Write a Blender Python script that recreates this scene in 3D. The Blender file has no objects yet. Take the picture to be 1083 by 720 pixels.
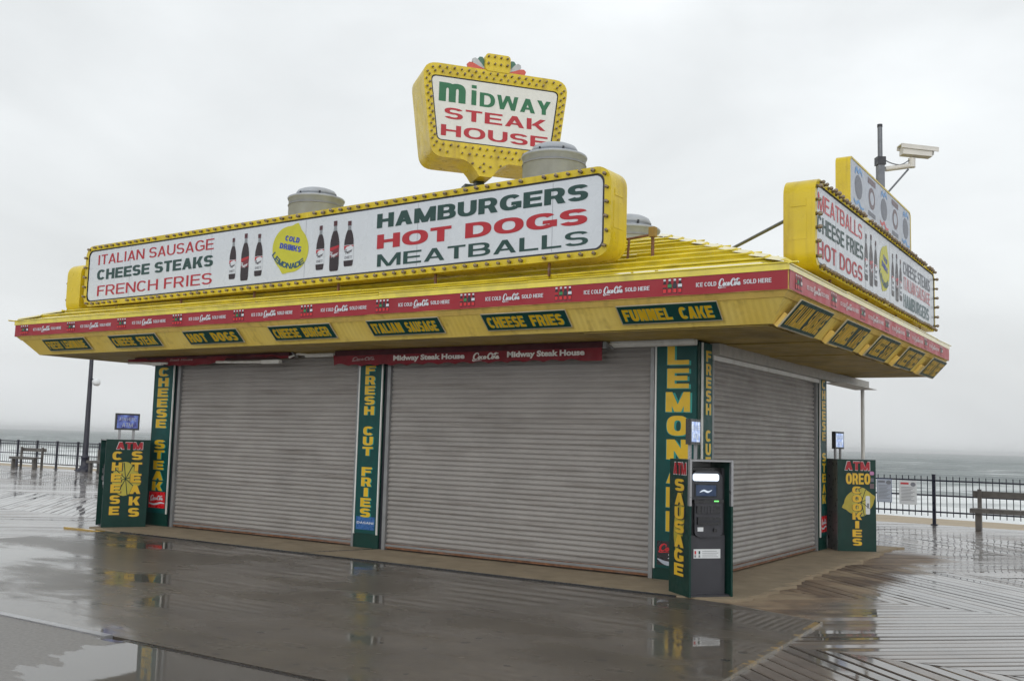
import bpy, math, random
from mathutils import Vector as V, Matrix
random.seed(7)
R = math.radians
SC = bpy.context.scene
COL = SC.collection

# ------------------------------------------------------------------ camera
cam_d = bpy.data.cameras.new('camera'); cam = bpy.data.objects.new('camera', cam_d); COL.objects.link(cam)
F_ = V((-0.54546663, 0.83210757, 0.10031523)); R_ = V((0.83749414, 0.54580366, 0.02649398)); U_ = V((0.03270658, -0.098465, 0.9946029))
M = Matrix.Identity(4)
for i in range(3):
    M[i][0] = R_[i]; M[i][1] = U_[i]; M[i][2] = -F_[i]
M[0][3], M[1][3], M[2][3] = 4.8268042, -11.53679726, 1.65
cam.matrix_world = M
cam_d.sensor_width = 36; cam_d.sensor_fit = 'HORIZONTAL'; cam_d.lens = 36 * 1055.02 / 1083
cam_d.clip_end = 12000; cam_d.clip_start = .05
SC.camera = cam

# ------------------------------------------------------------------ sky and sun
SUN_EL, SUN_AZ = 20, 152     # azimuth clockwise from +Y; the unseen sky behind the camera is boosted to light the eaves
wd = bpy.data.worlds.new('World'); SC.world = wd; wd.use_nodes = True
nt = wd.node_tree; nt.nodes.clear()
def N(t, tree=None, **k):
    n = (tree or nt).nodes.new(t)
    for a, b in k.items(): setattr(n, a, b)
    return n
wo = N('ShaderNodeOutputWorld'); bg = N('ShaderNodeBackground'); sky = N('ShaderNodeTexSky', sky_type='NISHITA')
sky.sun_disc = False; sky.sun_elevation = R(SUN_EL); sky.sun_rotation = R(SUN_AZ); sky.dust_density = 5; sky.air_density = 1.5
tc = N('ShaderNodeTexCoord'); sep = N('ShaderNodeSeparateXYZ')
nt.links.new(tc.outputs['Generated'], sep.inputs[0])
mp = N('ShaderNodeMapping'); mp.inputs['Scale'].default_value = (1.0, 1.0, 2.6); nt.links.new(tc.outputs['Generated'], mp.inputs[0])
no = N('ShaderNodeTexNoise'); no.inputs['Scale'].default_value = 1.7; no.inputs['Detail'].default_value = 6; no.inputs['Roughness'].default_value = .5
no.inputs['Distortion'].default_value = .4
nt.links.new(mp.outputs[0], no.inputs['Vector'])
gr = N('ShaderNodeMapRange'); gr.inputs['From Min'].default_value = -.02; gr.inputs['From Max'].default_value = .9
gr.inputs['To Min'].default_value = 7.35; gr.inputs['To Max'].default_value = 12.0
nt.links.new(sep.outputs['Z'], gr.inputs['Value'])
cl = N('ShaderNodeMapRange'); cl.inputs['From Min'].default_value = .3; cl.inputs['From Max'].default_value = .7
cl.inputs['To Min'].default_value = .83; cl.inputs['To Max'].default_value = 1.19
nt.links.new(no.outputs['Fac'], cl.inputs['Value'])
mu = N('ShaderNodeMath', operation='MULTIPLY'); nt.links.new(gr.outputs[0], mu.inputs[0]); nt.links.new(cl.outputs[0], mu.inputs[1])
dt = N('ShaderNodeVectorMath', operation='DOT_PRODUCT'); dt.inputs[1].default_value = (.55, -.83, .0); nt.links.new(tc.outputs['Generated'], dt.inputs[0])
bkf = N('ShaderNodeMapRange'); bkf.interpolation_type = 'SMOOTHSTEP'; bkf.inputs['From Min'].default_value = -.15; bkf.inputs['From Max'].default_value = .35; nt.links.new(dt.outputs['Value'], bkf.inputs['Value'])  # extra sky brightness added behind the camera, strongest low down, to lift the skirts
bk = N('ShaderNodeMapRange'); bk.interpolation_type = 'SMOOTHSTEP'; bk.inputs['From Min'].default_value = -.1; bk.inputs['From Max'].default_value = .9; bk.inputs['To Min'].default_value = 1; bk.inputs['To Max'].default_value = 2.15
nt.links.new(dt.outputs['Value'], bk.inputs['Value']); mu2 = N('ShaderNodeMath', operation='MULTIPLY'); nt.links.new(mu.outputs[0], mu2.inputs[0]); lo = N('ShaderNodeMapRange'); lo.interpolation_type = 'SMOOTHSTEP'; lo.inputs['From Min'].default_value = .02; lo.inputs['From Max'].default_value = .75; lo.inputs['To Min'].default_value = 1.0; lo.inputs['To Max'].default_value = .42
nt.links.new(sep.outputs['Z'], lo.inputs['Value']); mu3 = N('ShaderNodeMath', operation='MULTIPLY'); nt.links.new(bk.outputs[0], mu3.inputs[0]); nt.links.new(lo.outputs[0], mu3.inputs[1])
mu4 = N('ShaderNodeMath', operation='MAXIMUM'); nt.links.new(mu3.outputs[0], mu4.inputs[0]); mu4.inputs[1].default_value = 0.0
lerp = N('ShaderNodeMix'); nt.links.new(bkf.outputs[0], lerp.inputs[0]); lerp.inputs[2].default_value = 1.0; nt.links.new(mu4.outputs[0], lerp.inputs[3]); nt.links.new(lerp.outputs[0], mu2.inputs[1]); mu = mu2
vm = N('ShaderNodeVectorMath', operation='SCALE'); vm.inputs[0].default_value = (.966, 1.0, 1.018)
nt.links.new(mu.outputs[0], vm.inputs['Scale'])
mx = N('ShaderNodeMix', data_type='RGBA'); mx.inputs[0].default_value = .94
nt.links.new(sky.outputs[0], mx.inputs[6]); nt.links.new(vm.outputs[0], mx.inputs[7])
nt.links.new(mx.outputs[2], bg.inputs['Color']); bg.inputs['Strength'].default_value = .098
nt.links.new(bg.outputs[0], wo.inputs['Surface'])

sd = bpy.data.lights.new('sun', 'SUN'); sun = bpy.data.objects.new('sun', sd); COL.objects.link(sun)
sd.energy = .5; sd.angle = R(70); sd.color = (1, .985, .96)
az = R(SUN_AZ); el = R(SUN_EL)
sdir = V((math.sin(az) * math.cos(el), math.cos(az) * math.cos(el), math.sin(el)))
sun.rotation_euler = sdir.to_track_quat('Z', 'Y').to_euler()
sd.specular_factor = .4

SC.view_settings.view_transform = 'Standard'; SC.view_settings.look = 'None'
SC.view_settings.exposure = 0.0; SC.view_settings.gamma = 1; SC.view_settings.use_curve_mapping = False

# ------------------------------------------------------------------ materials
MATS = {}
def mat(name, col, rough=.5, metal=0.0, var=.12, vscale=6.0, bump=0.0, bscale=40.0, coat=0.0, coat_rough=.1, grime=0.0, gcol=(.10, .075, .045),
        gscale=(9, 9, 1.2), emit=None, estr=0.0, spec=.5, rvar=.12, streak=None, glo=.52, ghi=.8):
    if name in MATS: return MATS[name]
    m = bpy.data.materials.new(name); m.use_nodes = True; t = m.node_tree; b = t.nodes['Principled BSDF']
    b.inputs['Roughness'].default_value = rough; b.inputs['Metallic'].default_value = metal
    b.inputs['Specular IOR Level'].default_value = spec
    b.inputs['Coat Weight'].default_value = coat; b.inputs['Coat Roughness'].default_value = coat_rough
    tcn = N('ShaderNodeTexCoord', t); src = tcn.outputs['Object']
    def noise(scale, detail=5, sc3=None):
        n = N('ShaderNodeTexNoise', t); n.inputs['Scale'].default_value = scale; n.inputs['Detail'].default_value = detail
        if sc3:
            mm = N('ShaderNodeMapping', t); mm.inputs['Scale'].default_value = sc3; t.links.new(src, mm.inputs[0]); t.links.new(mm.outputs[0], n.inputs['Vector'])
        else: t.links.new(src, n.inputs['Vector'])
        return n.outputs['Fac']
    def mr(s, a, b_, c, d):
        n = N('ShaderNodeMapRange', t)
        for i, v in zip(('From Min', 'From Max', 'To Min', 'To Max'), (a, b_, c, d)): n.inputs[i].default_value = v
        t.links.new(s, n.inputs['Value']); return n.outputs[0]
    cur = N('ShaderNodeRGB', t); cur.outputs[0].default_value = (*col, 1); cur = cur.outputs[0]
    if var:
        vs = N('ShaderNodeVectorMath', t, operation='SCALE'); t.links.new(cur, vs.inputs[0]); t.links.new(mr(noise(vscale), .3, .7, 1 - var, 1 + var), vs.inputs['Scale']); cur = vs.outputs[0]
    if grime:
        g = N('ShaderNodeMix', t, data_type='RGBA'); t.links.new(mr(noise(1.0, 8, gscale), glo, ghi, 0, grime), g.inputs[0])
        t.links.new(cur, g.inputs[6]); g.inputs[7].default_value = (*gcol, 1); cur = g.outputs[2]
    t.links.new(cur, b.inputs['Base Color'])
    if rvar: t.links.new(mr(noise(vscale * 1.7 + 3), .3, .7, max(.02, rough - rvar), min(1, rough + rvar)), b.inputs['Roughness'])
    if bump:
        bn = N('ShaderNodeBump', t); bn.inputs['Strength'].default_value = bump; bn.inputs['Distance'].default_value = .01
        t.links.new(noise(bscale, 4), bn.inputs['Height']); t.links.new(bn.outputs[0], b.inputs['Normal'])
    if emit:
        b.inputs['Emission Color'].default_value = (*emit, 1); b.inputs['Emission Strength'].default_value = estr
    MATS[name] = m; return m

YEL = mat('yellow_sign_paint', (.62, .465, .012), .34, var=.10, vscale=2.5, grime=.45, gcol=(.20, .11, .02), gscale=(8, 8, .8), glo=.5, ghi=.74, bump=.06, bscale=9)
YELROOF = mat('yellow_roof_paint', (.68, .55, .02), .17, var=.16, vscale=5, grime=.45, gcol=(.24, .17, .02), gscale=(3, 3, 3), bump=.08, bscale=14, rvar=.1, coat=1, coat_rough=.04)
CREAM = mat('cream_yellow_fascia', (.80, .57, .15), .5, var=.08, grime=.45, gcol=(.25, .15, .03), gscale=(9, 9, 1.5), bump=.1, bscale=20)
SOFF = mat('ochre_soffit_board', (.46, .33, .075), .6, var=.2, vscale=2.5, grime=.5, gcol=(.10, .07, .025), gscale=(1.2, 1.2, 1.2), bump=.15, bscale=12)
WHITE = mat('white_acrylic', (.60, .635, .68), .3, var=.03, vscale=2, grime=.22, gcol=(.45, .45, .44), gscale=(3, 3, .5))
WHITEP = mat('white_paint', (.72, .72, .70), .45, var=.08, grime=.4, gcol=(.35, .31, .25), gscale=(6, 6, 1))
BLACK = mat('black_trim', (.012, .013, .02), .4, var=.05)
RED = mat('red_vinyl_lettering', (.40, .007, .018), .4, var=.06)
REDB = mat('red_banner', (.30, .005, .016), .45, var=.10, vscale=1.2, grime=.18, gcol=(.27, .03, .04), gscale=(1.2, 1.2, 3), bump=.05, bscale=3)
REDS = mat('sun_faded_red_banner', (.42, .05, .065), .42, var=.10, vscale=1.2, grime=.3, gcol=(.42, .16, .15), gscale=(1.2, 1.2, 3), bump=.05, bscale=3)
FADED = mat('faded_red_lettering', (.55, .06, .07), .4, var=.12)
GREENL = mat('dark_green_lettering', (.004, .045, .038), .4, var=.06)
GREENP = mat('green_logo_lettering', (.008, .13, .05), .4, var=.06)
TEAL = mat('teal_sign_panel', (.002, .060, .056), .4, spec=.25, var=.12, grime=.3, gcol=(.01, .04, .035), gscale=(5, 5, 1))
TEALS = mat('bright_teal_shadow', (.01, .28, .24), .4, var=.06)
DKGREEN = mat('dark_green_panel', (.004, .036, .028), .4, spec=.25, var=.12, grime=.3, gcol=(.015, .03, .025), gscale=(5, 5, 1.4))
MENU = mat('menu_board_green', (.003, .050, .044), .4, spec=.25, var=.1)
YL = mat('yellow_lettering', (.68, .43, .008), .4, var=.08)
YLO = mat('amber_lettering', (.70, .44, .02), .4, var=.08)
LEMON = mat('lemon_yellow', (.52, .50, .02), .4, var=.05)
LEMOND = mat('dull_lemon_yellow', (.42, .34, .03), .4, var=.08)
BLUE = mat('blue_lettering', (.015, .05, .36), .4, var=.05)
SODA = mat('dark_soda', (.016, .005, .009), .35, var=.1)
GLASSP = mat('printed_bottle_neck', (.22, .24, .26), .35, var=.1)
SLAT = mat('shutter_steel', (.295, .278, .265), .5, var=.09, vscale=1.6, grime=.6, gcol=(.12, .10, .085), gscale=(.8, .8, 15), bump=.04, bscale=30)
RUST = mat('rusty_steel', (.17, .075, .035), .7, var=.4, vscale=14, bump=.3, grime=.7, gcol=(.25, .24, .23), gscale=(3, 3, 20))
STEEL = mat('galvanised_steel', (.24, .245, .25), .42, metal=.35, var=.12, grime=.3, gcol=(.2, .17, .14))
DARKW = mat('dark_wall', (.05, .045, .042), .7, var=.15)
VENT = mat('vent_grey', (.36, .385, .42), .45, var=.08, grime=.3, gcol=(.24, .235, .23), gscale=(4, 4, .8))
BULB = mat('bulb_glass', (.22, .16, .10), .08, var=.3, vscale=30, spec=.8)
SOCK = mat('bulb_socket', (.10, .07, .03), .5, var=.1)
DKPOLE = mat('dark_green_pole', (.010, .022, .020), .4, var=.1)
NAVY = mat('navy_black_metal', (.012, .013, .028), .35, var=.15)
BENCHW = mat('weathered_bench_wood', (.095, .086, .078), .45, var=.3, vscale=5, bump=.3, bscale=30)
ATMB = mat('atm_charcoal', (.032, .032, .040), .4, var=.06, bump=.05, bscale=200)
ATMD = mat('atm_black_plastic', (.018, .018, .02), .3, var=.05)
ATMS = mat('atm_brushed_trim', (.30, .30, .31), .35, metal=.5, var=.05)
LIT = mat('lit_header', (.8, .85, .9), .3, var=0, rvar=0, emit=(.70, .82, 1.0), estr=1.05)
GREENLED = mat('green_led', (.1, .5, .1), .3, var=0, rvar=0, emit=(.2, 1, .2), estr=1.2)
PAPER = mat('white_sticker', (.68, .70, .72), .45, var=.05)
INK = mat('grey_ink', (.20, .21, .24), .5, var=.1)
MAROON = mat('maroon_awning_canvas', (.20, .010, .020), .7, var=.2, vscale=4, bump=.25, bscale=7)
MAROOND = mat('dark_awning_roll', (.065, .008, .014), .75, var=.2, vscale=4, bump=.3, bscale=6)
REDC = mat('red_soda_plaque', (.58, .012, .018), .3, var=.05)
COKEBLK = mat('black_soda_plaque', (.012, .008, .012), .3, var=.05)
WATERB = mat('blue_water_plaque', (.02, .10, .30), .3, var=.2, vscale=15)
CAMW = mat('camera_housing', (.60, .58, .54), .4, var=.05)
POLEG = mat('mast_grey', (.14, .15, .17), .4, metal=.3, var=.1)
GRAYW = mat('pale_blue_grey', (.44, .48, .56), .4, var=.06)
ICEB = mat('pale_blue_print', (.12, .30, .60), .4, var=.06)
GREYD = mat('grey_print', (.12, .13, .17), .4, var=.35, vscale=60)
BROWNP = mat('brown_print', (.13, .085, .10), .4, var=.2, vscale=40)

def screen_mat(name, a, b, strength, scale):
    m = bpy.data.materials.new(name); m.use_nodes = True; t = m.node_tree; p = t.nodes['Principled BSDF']
    p.inputs['Base Color'].default_value = (.01, .01, .02, 1); p.inputs['Roughness'].default_value = .15
    tcn = N('ShaderNodeTexCoord', t); n = N('ShaderNodeTexNoise', t); n.inputs['Scale'].default_value = scale; n.inputs['Detail'].default_value = 2
    t.links.new(tcn.outputs['Object'], n.inputs['Vector'])
    r = N('ShaderNodeValToRGB', t); r.color_ramp.elements[0].position = .38; r.color_ramp.elements[0].color = (*a, 1); r.color_ramp.elements[1].position = .66; r.color_ramp.elements[1].color = (*b, 1)
    t.links.new(n.outputs['Fac'], r.inputs[0]); t.links.new(r.outputs[0], p.inputs['Emission Color']); p.inputs['Emission Strength'].default_value = strength
    return m
SCR1 = screen_mat('blue_lit_screen', (.01, .015, .16), (.14, .22, .62), .8, 9)
SCR2 = screen_mat('pale_lit_screen', (.28, .40, .75), (.75, .85, 1.0), .95, 16)

# ------------------------------------------------------------------ mesh collector
class Fr:
    def __init__(s, o, u, v=(0, 0, 1)):
        s.o = V(o); s.u = V(u).normalized(); s.v = V(v).normalized(); s.n = s.u.cross(s.v).normalized()
    def p(s, a, b, w=0): return s.o + s.u * a + s.v * b + s.n * w
    def sub(s, a, b, w=0): return Fr(s.p(a, b, w), s.u, s.v)
    def rot(s, ang):
        c, q = math.cos(ang), math.sin(ang); return Fr(s.o, s.u * c + s.v * q, s.v * c - s.u * q)
G = Fr((0, 0, 0), (1, 0, 0), (0, 1, 0))
_tc = {}
def text2d(body, bold=0.0, shear=0.0):
    k = (body, bold, shear)
    if k in _tc: return _tc[k]
    c = bpy.data.curves.new('t', 'FONT'); c.body = body; c.offset = bold; c.resolution_u = 3; c.shear = shear; c.fill_mode = 'FRONT'
    o = bpy.data.objects.new('t', c); COL.objects.link(o)
    dg = bpy.context.evaluated_depsgraph_get(); dg.update()
    me = bpy.data.meshes.new_from_object(o.evaluated_get(dg))
    vs = [(v.co.x, v.co.y) for v in me.vertices]; fs = [tuple(p.vertices) for p in me.polygons]
    nz = [p.normal.z for p in me.polygons]
    fs = [f if z >= 0 else f[::-1] for f, z in zip(fs, nz)]
    bpy.data.objects.remove(o); bpy.data.curves.remove(c); bpy.data.meshes.remove(me)
    x0 = min(v[0] for v in vs); x1 = max(v[0] for v in vs); y0 = min(v[1] for v in vs); y1 = max(v[1] for v in vs)
    vs = [((x - x0) / (x1 - x0), (y - y0) / (y1 - y0)) for x, y in vs]
    _tc[k] = (vs, fs, (x1 - x0) / (y1 - y0)); return _tc[k]

def catmull(pts, n=8):
    out = []; P = [pts[0]] + list(pts) + [pts[-1]]
    for i in range(1, len(P) - 2):
        a, b, c, d = P[i - 1], P[i], P[i + 1], P[i + 2]
        for k in range(n):
            t = k / n
            out.append(tuple(.5 * (2 * b[j] + (c[j] - a[j]) * t + (2 * a[j] - 5 * b[j] + 4 * c[j] - d[j]) * t * t + (3 * b[j] - a[j] - 3 * c[j] + d[j]) * t ** 3) for j in range(len(b))))
    out.append(tuple(pts[-1])); return out

# block lettering drawn as strokes, so that weight and width can follow the photograph
def _arc(cx, cy, a, b, tx, ty, t0, t1, e=2.4, n=14):
    o = []; q = []
    for k in range(n + 1):
        t = R(t0 + (t1 - t0) * k / n); c, sn = math.cos(t), math.sin(t)
        c = math.copysign(abs(c) ** (2 / e), c); sn = math.copysign(abs(sn) ** (2 / e), sn)
        o.append((cx + a * c, cy + b * sn)); q.append((cx + (a - tx) * c, cy + (b - ty) * sn))
    return [[o[i], o[i + 1], q[i + 1], q[i]] for i in range(n)]
def _b(x0, x1, y0, y1): return [[(x0, y0), (x1, y0), (x1, y1), (x0, y1)]]
def _d(x0, y0, x1, y1, t): return [[(x0, y0), (x0 + t, y0), (x1 + t, y1), (x1, y1)]]
def glyph(ch, w, h, t, v, e=2.4):
    """list of strokes, each a list of polygons"""
    if ch == 'A': k = t * 1.02; f = .24; return [_d(0, 0, w / 2 - k / 2, h, k), _d(w - k, 0, w / 2 - k / 2, h, k), _b(w * .5 * f + k * .5, w - w * .5 * f - k * .5, h * .22, h * .22 + v * .9)]
    if ch in 'BPR':
        t = min(t, w * .35); v = min(v, h * .19)
        y = h * .5 - v / 2 if ch == 'B' else h * .44 - v / 2; a = w * .46; bu = (h - y) / 2
        out = [_b(0, t, 0, h), _b(t, w * .96 - a, h - v, h), _b(t, w * .96 - a, y, y + v), _arc(w * .96 - a, y + bu, a, bu, t, v, -90, 90, e)]
        if ch == 'B': bl = (y + v) / 2; out += [_b(t, w - a, 0, v), _arc(w - a, bl, a, bl, t, v, -90, 90, e)]
        if ch == 'R': out += [_d(w - t * 1.08, 0, w * .46, y + v * .5, t * 1.08)]
        return out
    if ch == 'C': return [_arc(w / 2, h / 2, w / 2, h / 2, t, v, 38, 322, e, 26)]
    if ch == 'D': a = w * .58; return [_b(0, t, 0, h), _b(t, w - a, h - v, h), _b(t, w - a, 0, v), _arc(w - a, h / 2, a, h / 2, t, v, -90, 90, e, 16)]
    if ch == 'E': return [_b(0, t, 0, h), _b(t, w, h - v, h), _b(t, w * .93, h * .51 - v / 2, h * .51 + v / 2), _b(t, w, 0, v)]
    if ch == 'F': return [_b(0, t, 0, h), _b(t, w, h - v, h), _b(t, w * .90, h * .50 - v / 2, h * .50 + v / 2)]
    if ch == 'G': return [_arc(w / 2, h / 2, w / 2, h / 2, t, v, 38, 318, e, 26), _b(w * .54, w, h * .52 - v, h * .52), _b(w - t * .85, w, h * .10, h * .52 - v)]
    if ch == 'H': return [_b(0, t, 0, h), _b(w - t, w, 0, h), _b(t, w - t, h * .51 - v / 2, h * .51 + v / 2)]
    if ch == 'I': return [_b(0, w, 0, h)]
    if ch == 'i': return [_b(0, w, 0, h * .74), _b(0, w, h * .84, h)]
    if ch == 'K': t = min(t, w * .33); k = min(t * 1.15, w * .36); return [_b(0, t, 0, h), _d(t * .85, h * .36, w - k, h, k), _d(w - k, 0, t * 1.15, h * .56, k)]
    if ch == 'L': return [_b(0, t, 0, h), _b(t, w, 0, v)]
    if ch == 'M': return [_b(0, t * .95, 0, h), _b(w - t * .95, w, 0, h), _d(w / 2 - t * .5, 0, 0, h, t), _d(w / 2 - t * .5, 0, w - t, h, t)]
    if ch == 'N': return [_b(0, t, 0, h), _b(w - t, w, 0, h), _d(w - t * 1.1, 0, 0, h, t * 1.1)]
    if ch == 'O': return [_arc(w / 2, h / 2, w / 2, h / 2, t, v, 0, 360, e, 32)]
    if ch == 'S':
        b = (h + v) / 4
        return [_arc(w / 2, h - b, w / 2, b, t, v, 18, 270, e, 20), _arc(w / 2, b, w / 2, b, t, v, 90, -162, e, 20)]
    if ch == 'T': return [_b(w / 2 - t / 2, w / 2 + t / 2, 0, h - v), _b(0, w, h - v, h)]
    if ch == 'U': b = min(h * .42, w * .62); return [_b(0, t, b, h), _b(w - t, w, b, h), _arc(w / 2, b, w / 2, b, t, v, 180, 360, e, 18)]
    if ch == 'W': k = t * .92; return [_d(w * .24 - k / 2, 0, 0, h, k), _d(w * .24 - k / 2, 0, w / 2 - k / 2, h, k), _d(w * .76 - k / 2, 0, w / 2 - k / 2, h, k), _d(w * .76 - k / 2, 0, w - k, h, k)]
    if ch == 'Y': k = t * 1.05; return [_b(w / 2 - t / 2, w / 2 + t / 2, 0, h * .45), _d(w / 2 - k / 2, h * .38, 0, h, k), _d(w / 2 - k / 2, h * .38, w - k, h, k)]
    if ch == 'm':
        a = (w + t) / 4; b = h * .40; return [_b(0, t, 0, h), _b(w / 2 - t / 2, w / 2 + t / 2, 0, h - b), _b(w - t, w, 0, h - b), _arc(a, h - b, a, b, t, v, 0, 180, e), _arc(w - a, h - b, a, b, t, v, 0, 180, e)]
ADV = dict(A=.72, B=.72, C=.72, D=.72, E=.66, F=.60, G=.77, H=.72, I=.29, K=.72, L=.60, M=.86, N=.73, O=.78, P=.67, R=.72, S=.67, T=.62, U=.72, W=.98, Y=.68, m=.9, i=.3)
ADV[' '] = .30
class MB:
    def __init__(s): s.v = []; s.f = []; s.m = []; s.sm = []; s.mats = []
    def mi(s, m):
        if m not in s.mats: s.mats.append(m)
        return s.mats.index(m)
    def add(s, vs, fs, m, smooth=False):
        b = len(s.v); s.v += [V(x) for x in vs]; i = s.mi(m)
        for f in fs: s.f.append([b + k for k in f]); s.m.append(i); s.sm.append(smooth)
    def box(s, fr, a0, a1, b0, b1, w0, w1, m):
        p = [fr.p(a, b, w) for w in (w0, w1) for a, b in ((a0, b0), (a1, b0), (a1, b1), (a0, b1))]
        s.add(p, [(0, 3, 2, 1), (4, 5, 6, 7), (0, 1, 5, 4), (1, 2, 6, 5), (2, 3, 7, 6), (3, 0, 4, 7)], m)
    def rect(s, fr, a0, a1, b0, b1, w, m): s.add([fr.p(a0, b0, w), fr.p(a1, b0, w), fr.p(a1, b1, w), fr.p(a0, b1, w)], [(0, 1, 2, 3)], m)
    def poly(s, fr, pts, w, m): s.add([fr.p(a, b, w) for a, b in pts], [tuple(range(len(pts)))], m)
    def prism(s, fr, pts, w0, w1, m, mside=None, back=True, smooth=False):
        n = len(pts); p = [fr.p(a, b, w) for w in (w0, w1) for a, b in pts]
        s.add(p, [tuple(range(n, 2 * n))] + ([tuple(range(n - 1, -1, -1))] if back else []), m)
        s.add(p, [(i, (i + 1) % n, n + (i + 1) % n, n + i) for i in range(n)], mside or m, smooth)
    def ring(s, fr, po, pi, w, m):
        n = len(po); s.add([fr.p(a, b, w) for a, b in po] + [fr.p(a, b, w) for a, b in pi], [(i, (i + 1) % n, n + (i + 1) % n, n + i) for i in range(n)], m)
    def wall(s, fr, pts, w0, w1, m, flip=False, smooth=False):
        n = len(pts); fs = [(i, (i + 1) % n, n + (i + 1) % n, n + i) for i in range(n)]
        if flip: fs = [f[::-1] for f in fs]
        s.add([fr.p(a, b, w) for w in (w0, w1) for a, b in pts], fs, m, smooth)
    def tube(s, pts, r, m, n=8, r2=None, cap=True):
        pts = [V(p) for p in pts]; rings = []
        for i, p in enumerate(pts):
            d = (pts[min(i + 1, len(pts) - 1)] - pts[max(i - 1, 0)]).normalized()
            a = d.cross(V((0, 0, 1)))
            if a.length < .05: a = d.cross(V((1, 0, 0)))
            a.normalize(); b = d.cross(a); rr = r if r2 is None else r + (r2 - r) * i / (len(pts) - 1)
            rings.append([p + a * math.cos(2 * math.pi * k / n) * rr + b * math.sin(2 * math.pi * k / n) * rr for k in range(n)])
        vs = [q for rg in rings for q in rg]; fs = []
        for i in range(len(pts) - 1):
            for k in range(n): fs.append((i * n + k, (i + 1) * n + k, (i + 1) * n + (k + 1) % n, i * n + (k + 1) % n)[::-1])
        s.add(vs, fs, m, True)
        if cap: s.add(rings[0], [tuple(range(n))], m); s.add(rings[-1], [tuple(range(n - 1, -1, -1))], m)
    def lathe(s, c, prof, m, n=24, smooth=True):
        c = V(c); vs = [c + V((r * math.cos(2 * math.pi * k / n), r * math.sin(2 * math.pi * k / n), z)) for r, z in prof for k in range(n)]
        fs = [(i * n + k, i * n + (k + 1) % n, (i + 1) * n + (k + 1) % n, (i + 1) * n + k) for i in range(len(prof) - 1) for k in range(n)]
        s.add(vs, fs, m, smooth); L = (len(prof) - 1) * n
        s.add(vs[L:], [tuple(range(n))], m)
    def glyphs(s, fr, ch, x0, x1, b0, b1, t, v, w, m, e=2.4):
        for i, st_ in enumerate(glyph(ch, x1 - x0, b1 - b0, t, v, e)):
            for p in st_:
                q = p if sum(p[k - 1][0] * p[k][1] - p[k][0] * p[k - 1][1] for k in range(len(p))) > 0 else p[::-1]
                s.add([fr.p(x0 + a, b0 + b, w + i * .00018) for a, b in q], [tuple(range(len(q)))], m)
    def text(s, fr, body, a0, a1, b0, b1, w, m, bold=0.02, shear=0.0):
        if all(c in ADV for c in body) and not shear:
            sb = .085 if bold < .03 else .06; tot = sum(ADV[c] for c in body) - sb; k = (a1 - a0) / tot; h = b1 - b0; x = a0
            wt = .128 + bold * 3.1; kk = k / h / 1.0
            if len(body) == 1: x0, x1 = a0, a1; s.glyphs(fr, body, a0, a1, b0, b1, min((a1 - a0) * .30, h * wt * 1.4), h * wt, w, m); return
            for c in body:
                ww = (ADV[c] - sb) * k
                if c == 'I': ti = min(wt * h * (kk ** .75), ww * 1.1); xo = x + (ww - ti) / 2; s.glyphs(fr, c, xo, xo + ti, b0, b1, ti, 1, w, m)
                elif c != ' ': s.glyphs(fr, c, x, x + ww, b0, b1, min(wt * h * (kk ** .75), ww * (.40 if c not in 'MW' else .27) if c != 'I' else 9), min(wt * .80, .22) * h, w, m, 2.4 if kk > .7 else 3.0)
                x += ADV[c] * k
            return
        vs, fs, _ = text2d(body, bold, shear)
        s.add([fr.p(a0 + (a1 - a0) * x, b0 + (b1 - b0) * y, w) for x, y in vs], fs, m)
    def vtext(s, fr, body, ac, lw, top, pitch, lh, w, m, bold=.04, shadow=None, so=(.1, -.1)):
        z = top
        for ch in body:
            if ch != ' ':
                ww = lw * (.42 if ch == 'I' else 1.12 if ch == 'M' else 1)
                if shadow:
                    for kx, ky in ((1, 1), (-.35, .5)):
                        s.glyphs(fr, ch, ac - ww / 2 + so[0] * lw * kx, ac + ww / 2 + so[0] * lw * kx, z - lh + so[1] * lh * ky, z + so[1] * lh * ky, lw * .34, lh * .23, w + (.0012 if kx > 0 else 0), shadow, 2.8)
                s.glyphs(fr, ch, ac - ww / 2, ac + ww / 2, z - lh, z, lw * (.34 if ch not in 'MW' else .30), lh * .23, w + .003, m, 2.8)
            z -= pitch
    def ribbon(s, fr, pts, w, m, n=7):
        c = catmull(pts, n); L = []; Rr = []
        for i, (x, y, h) in enumerate(c):
            a = c[max(i - 1, 0)]; b = c[min(i + 1, len(c) - 1)]
            dx, dy = b[0] - a[0], b[1] - a[1]; l = math.hypot(dx, dy) or 1
            nx, ny = -dy / l, dx / l
            L.append((x + nx * h / 2, y + ny * h / 2)); Rr.append((x - nx * h / 2, y - ny * h / 2))
        k = len(c); s.add([fr.p(a, b, w) for a, b in L + Rr], [(k + i, k + i + 1, i + 1, i) for i in range(k - 1)], m)
    def build(s, name, parent=None, base=None, kind=None):
        me = bpy.data.meshes.new(name); b = V(base) if base is not None else V((0, 0, 0))
        me.from_pydata([tuple(v - b) for v in s.v], [], s.f)
        for m in s.mats: me.materials.append(m)
        me.polygons.foreach_set('material_index', s.m); me.polygons.foreach_set('use_smooth', s.sm); me.update()
        o = bpy.data.objects.new(name, me); COL.objects.link(o)
        if parent: o.parent = parent
        if kind: o['kind'] = kind
        return o

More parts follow.
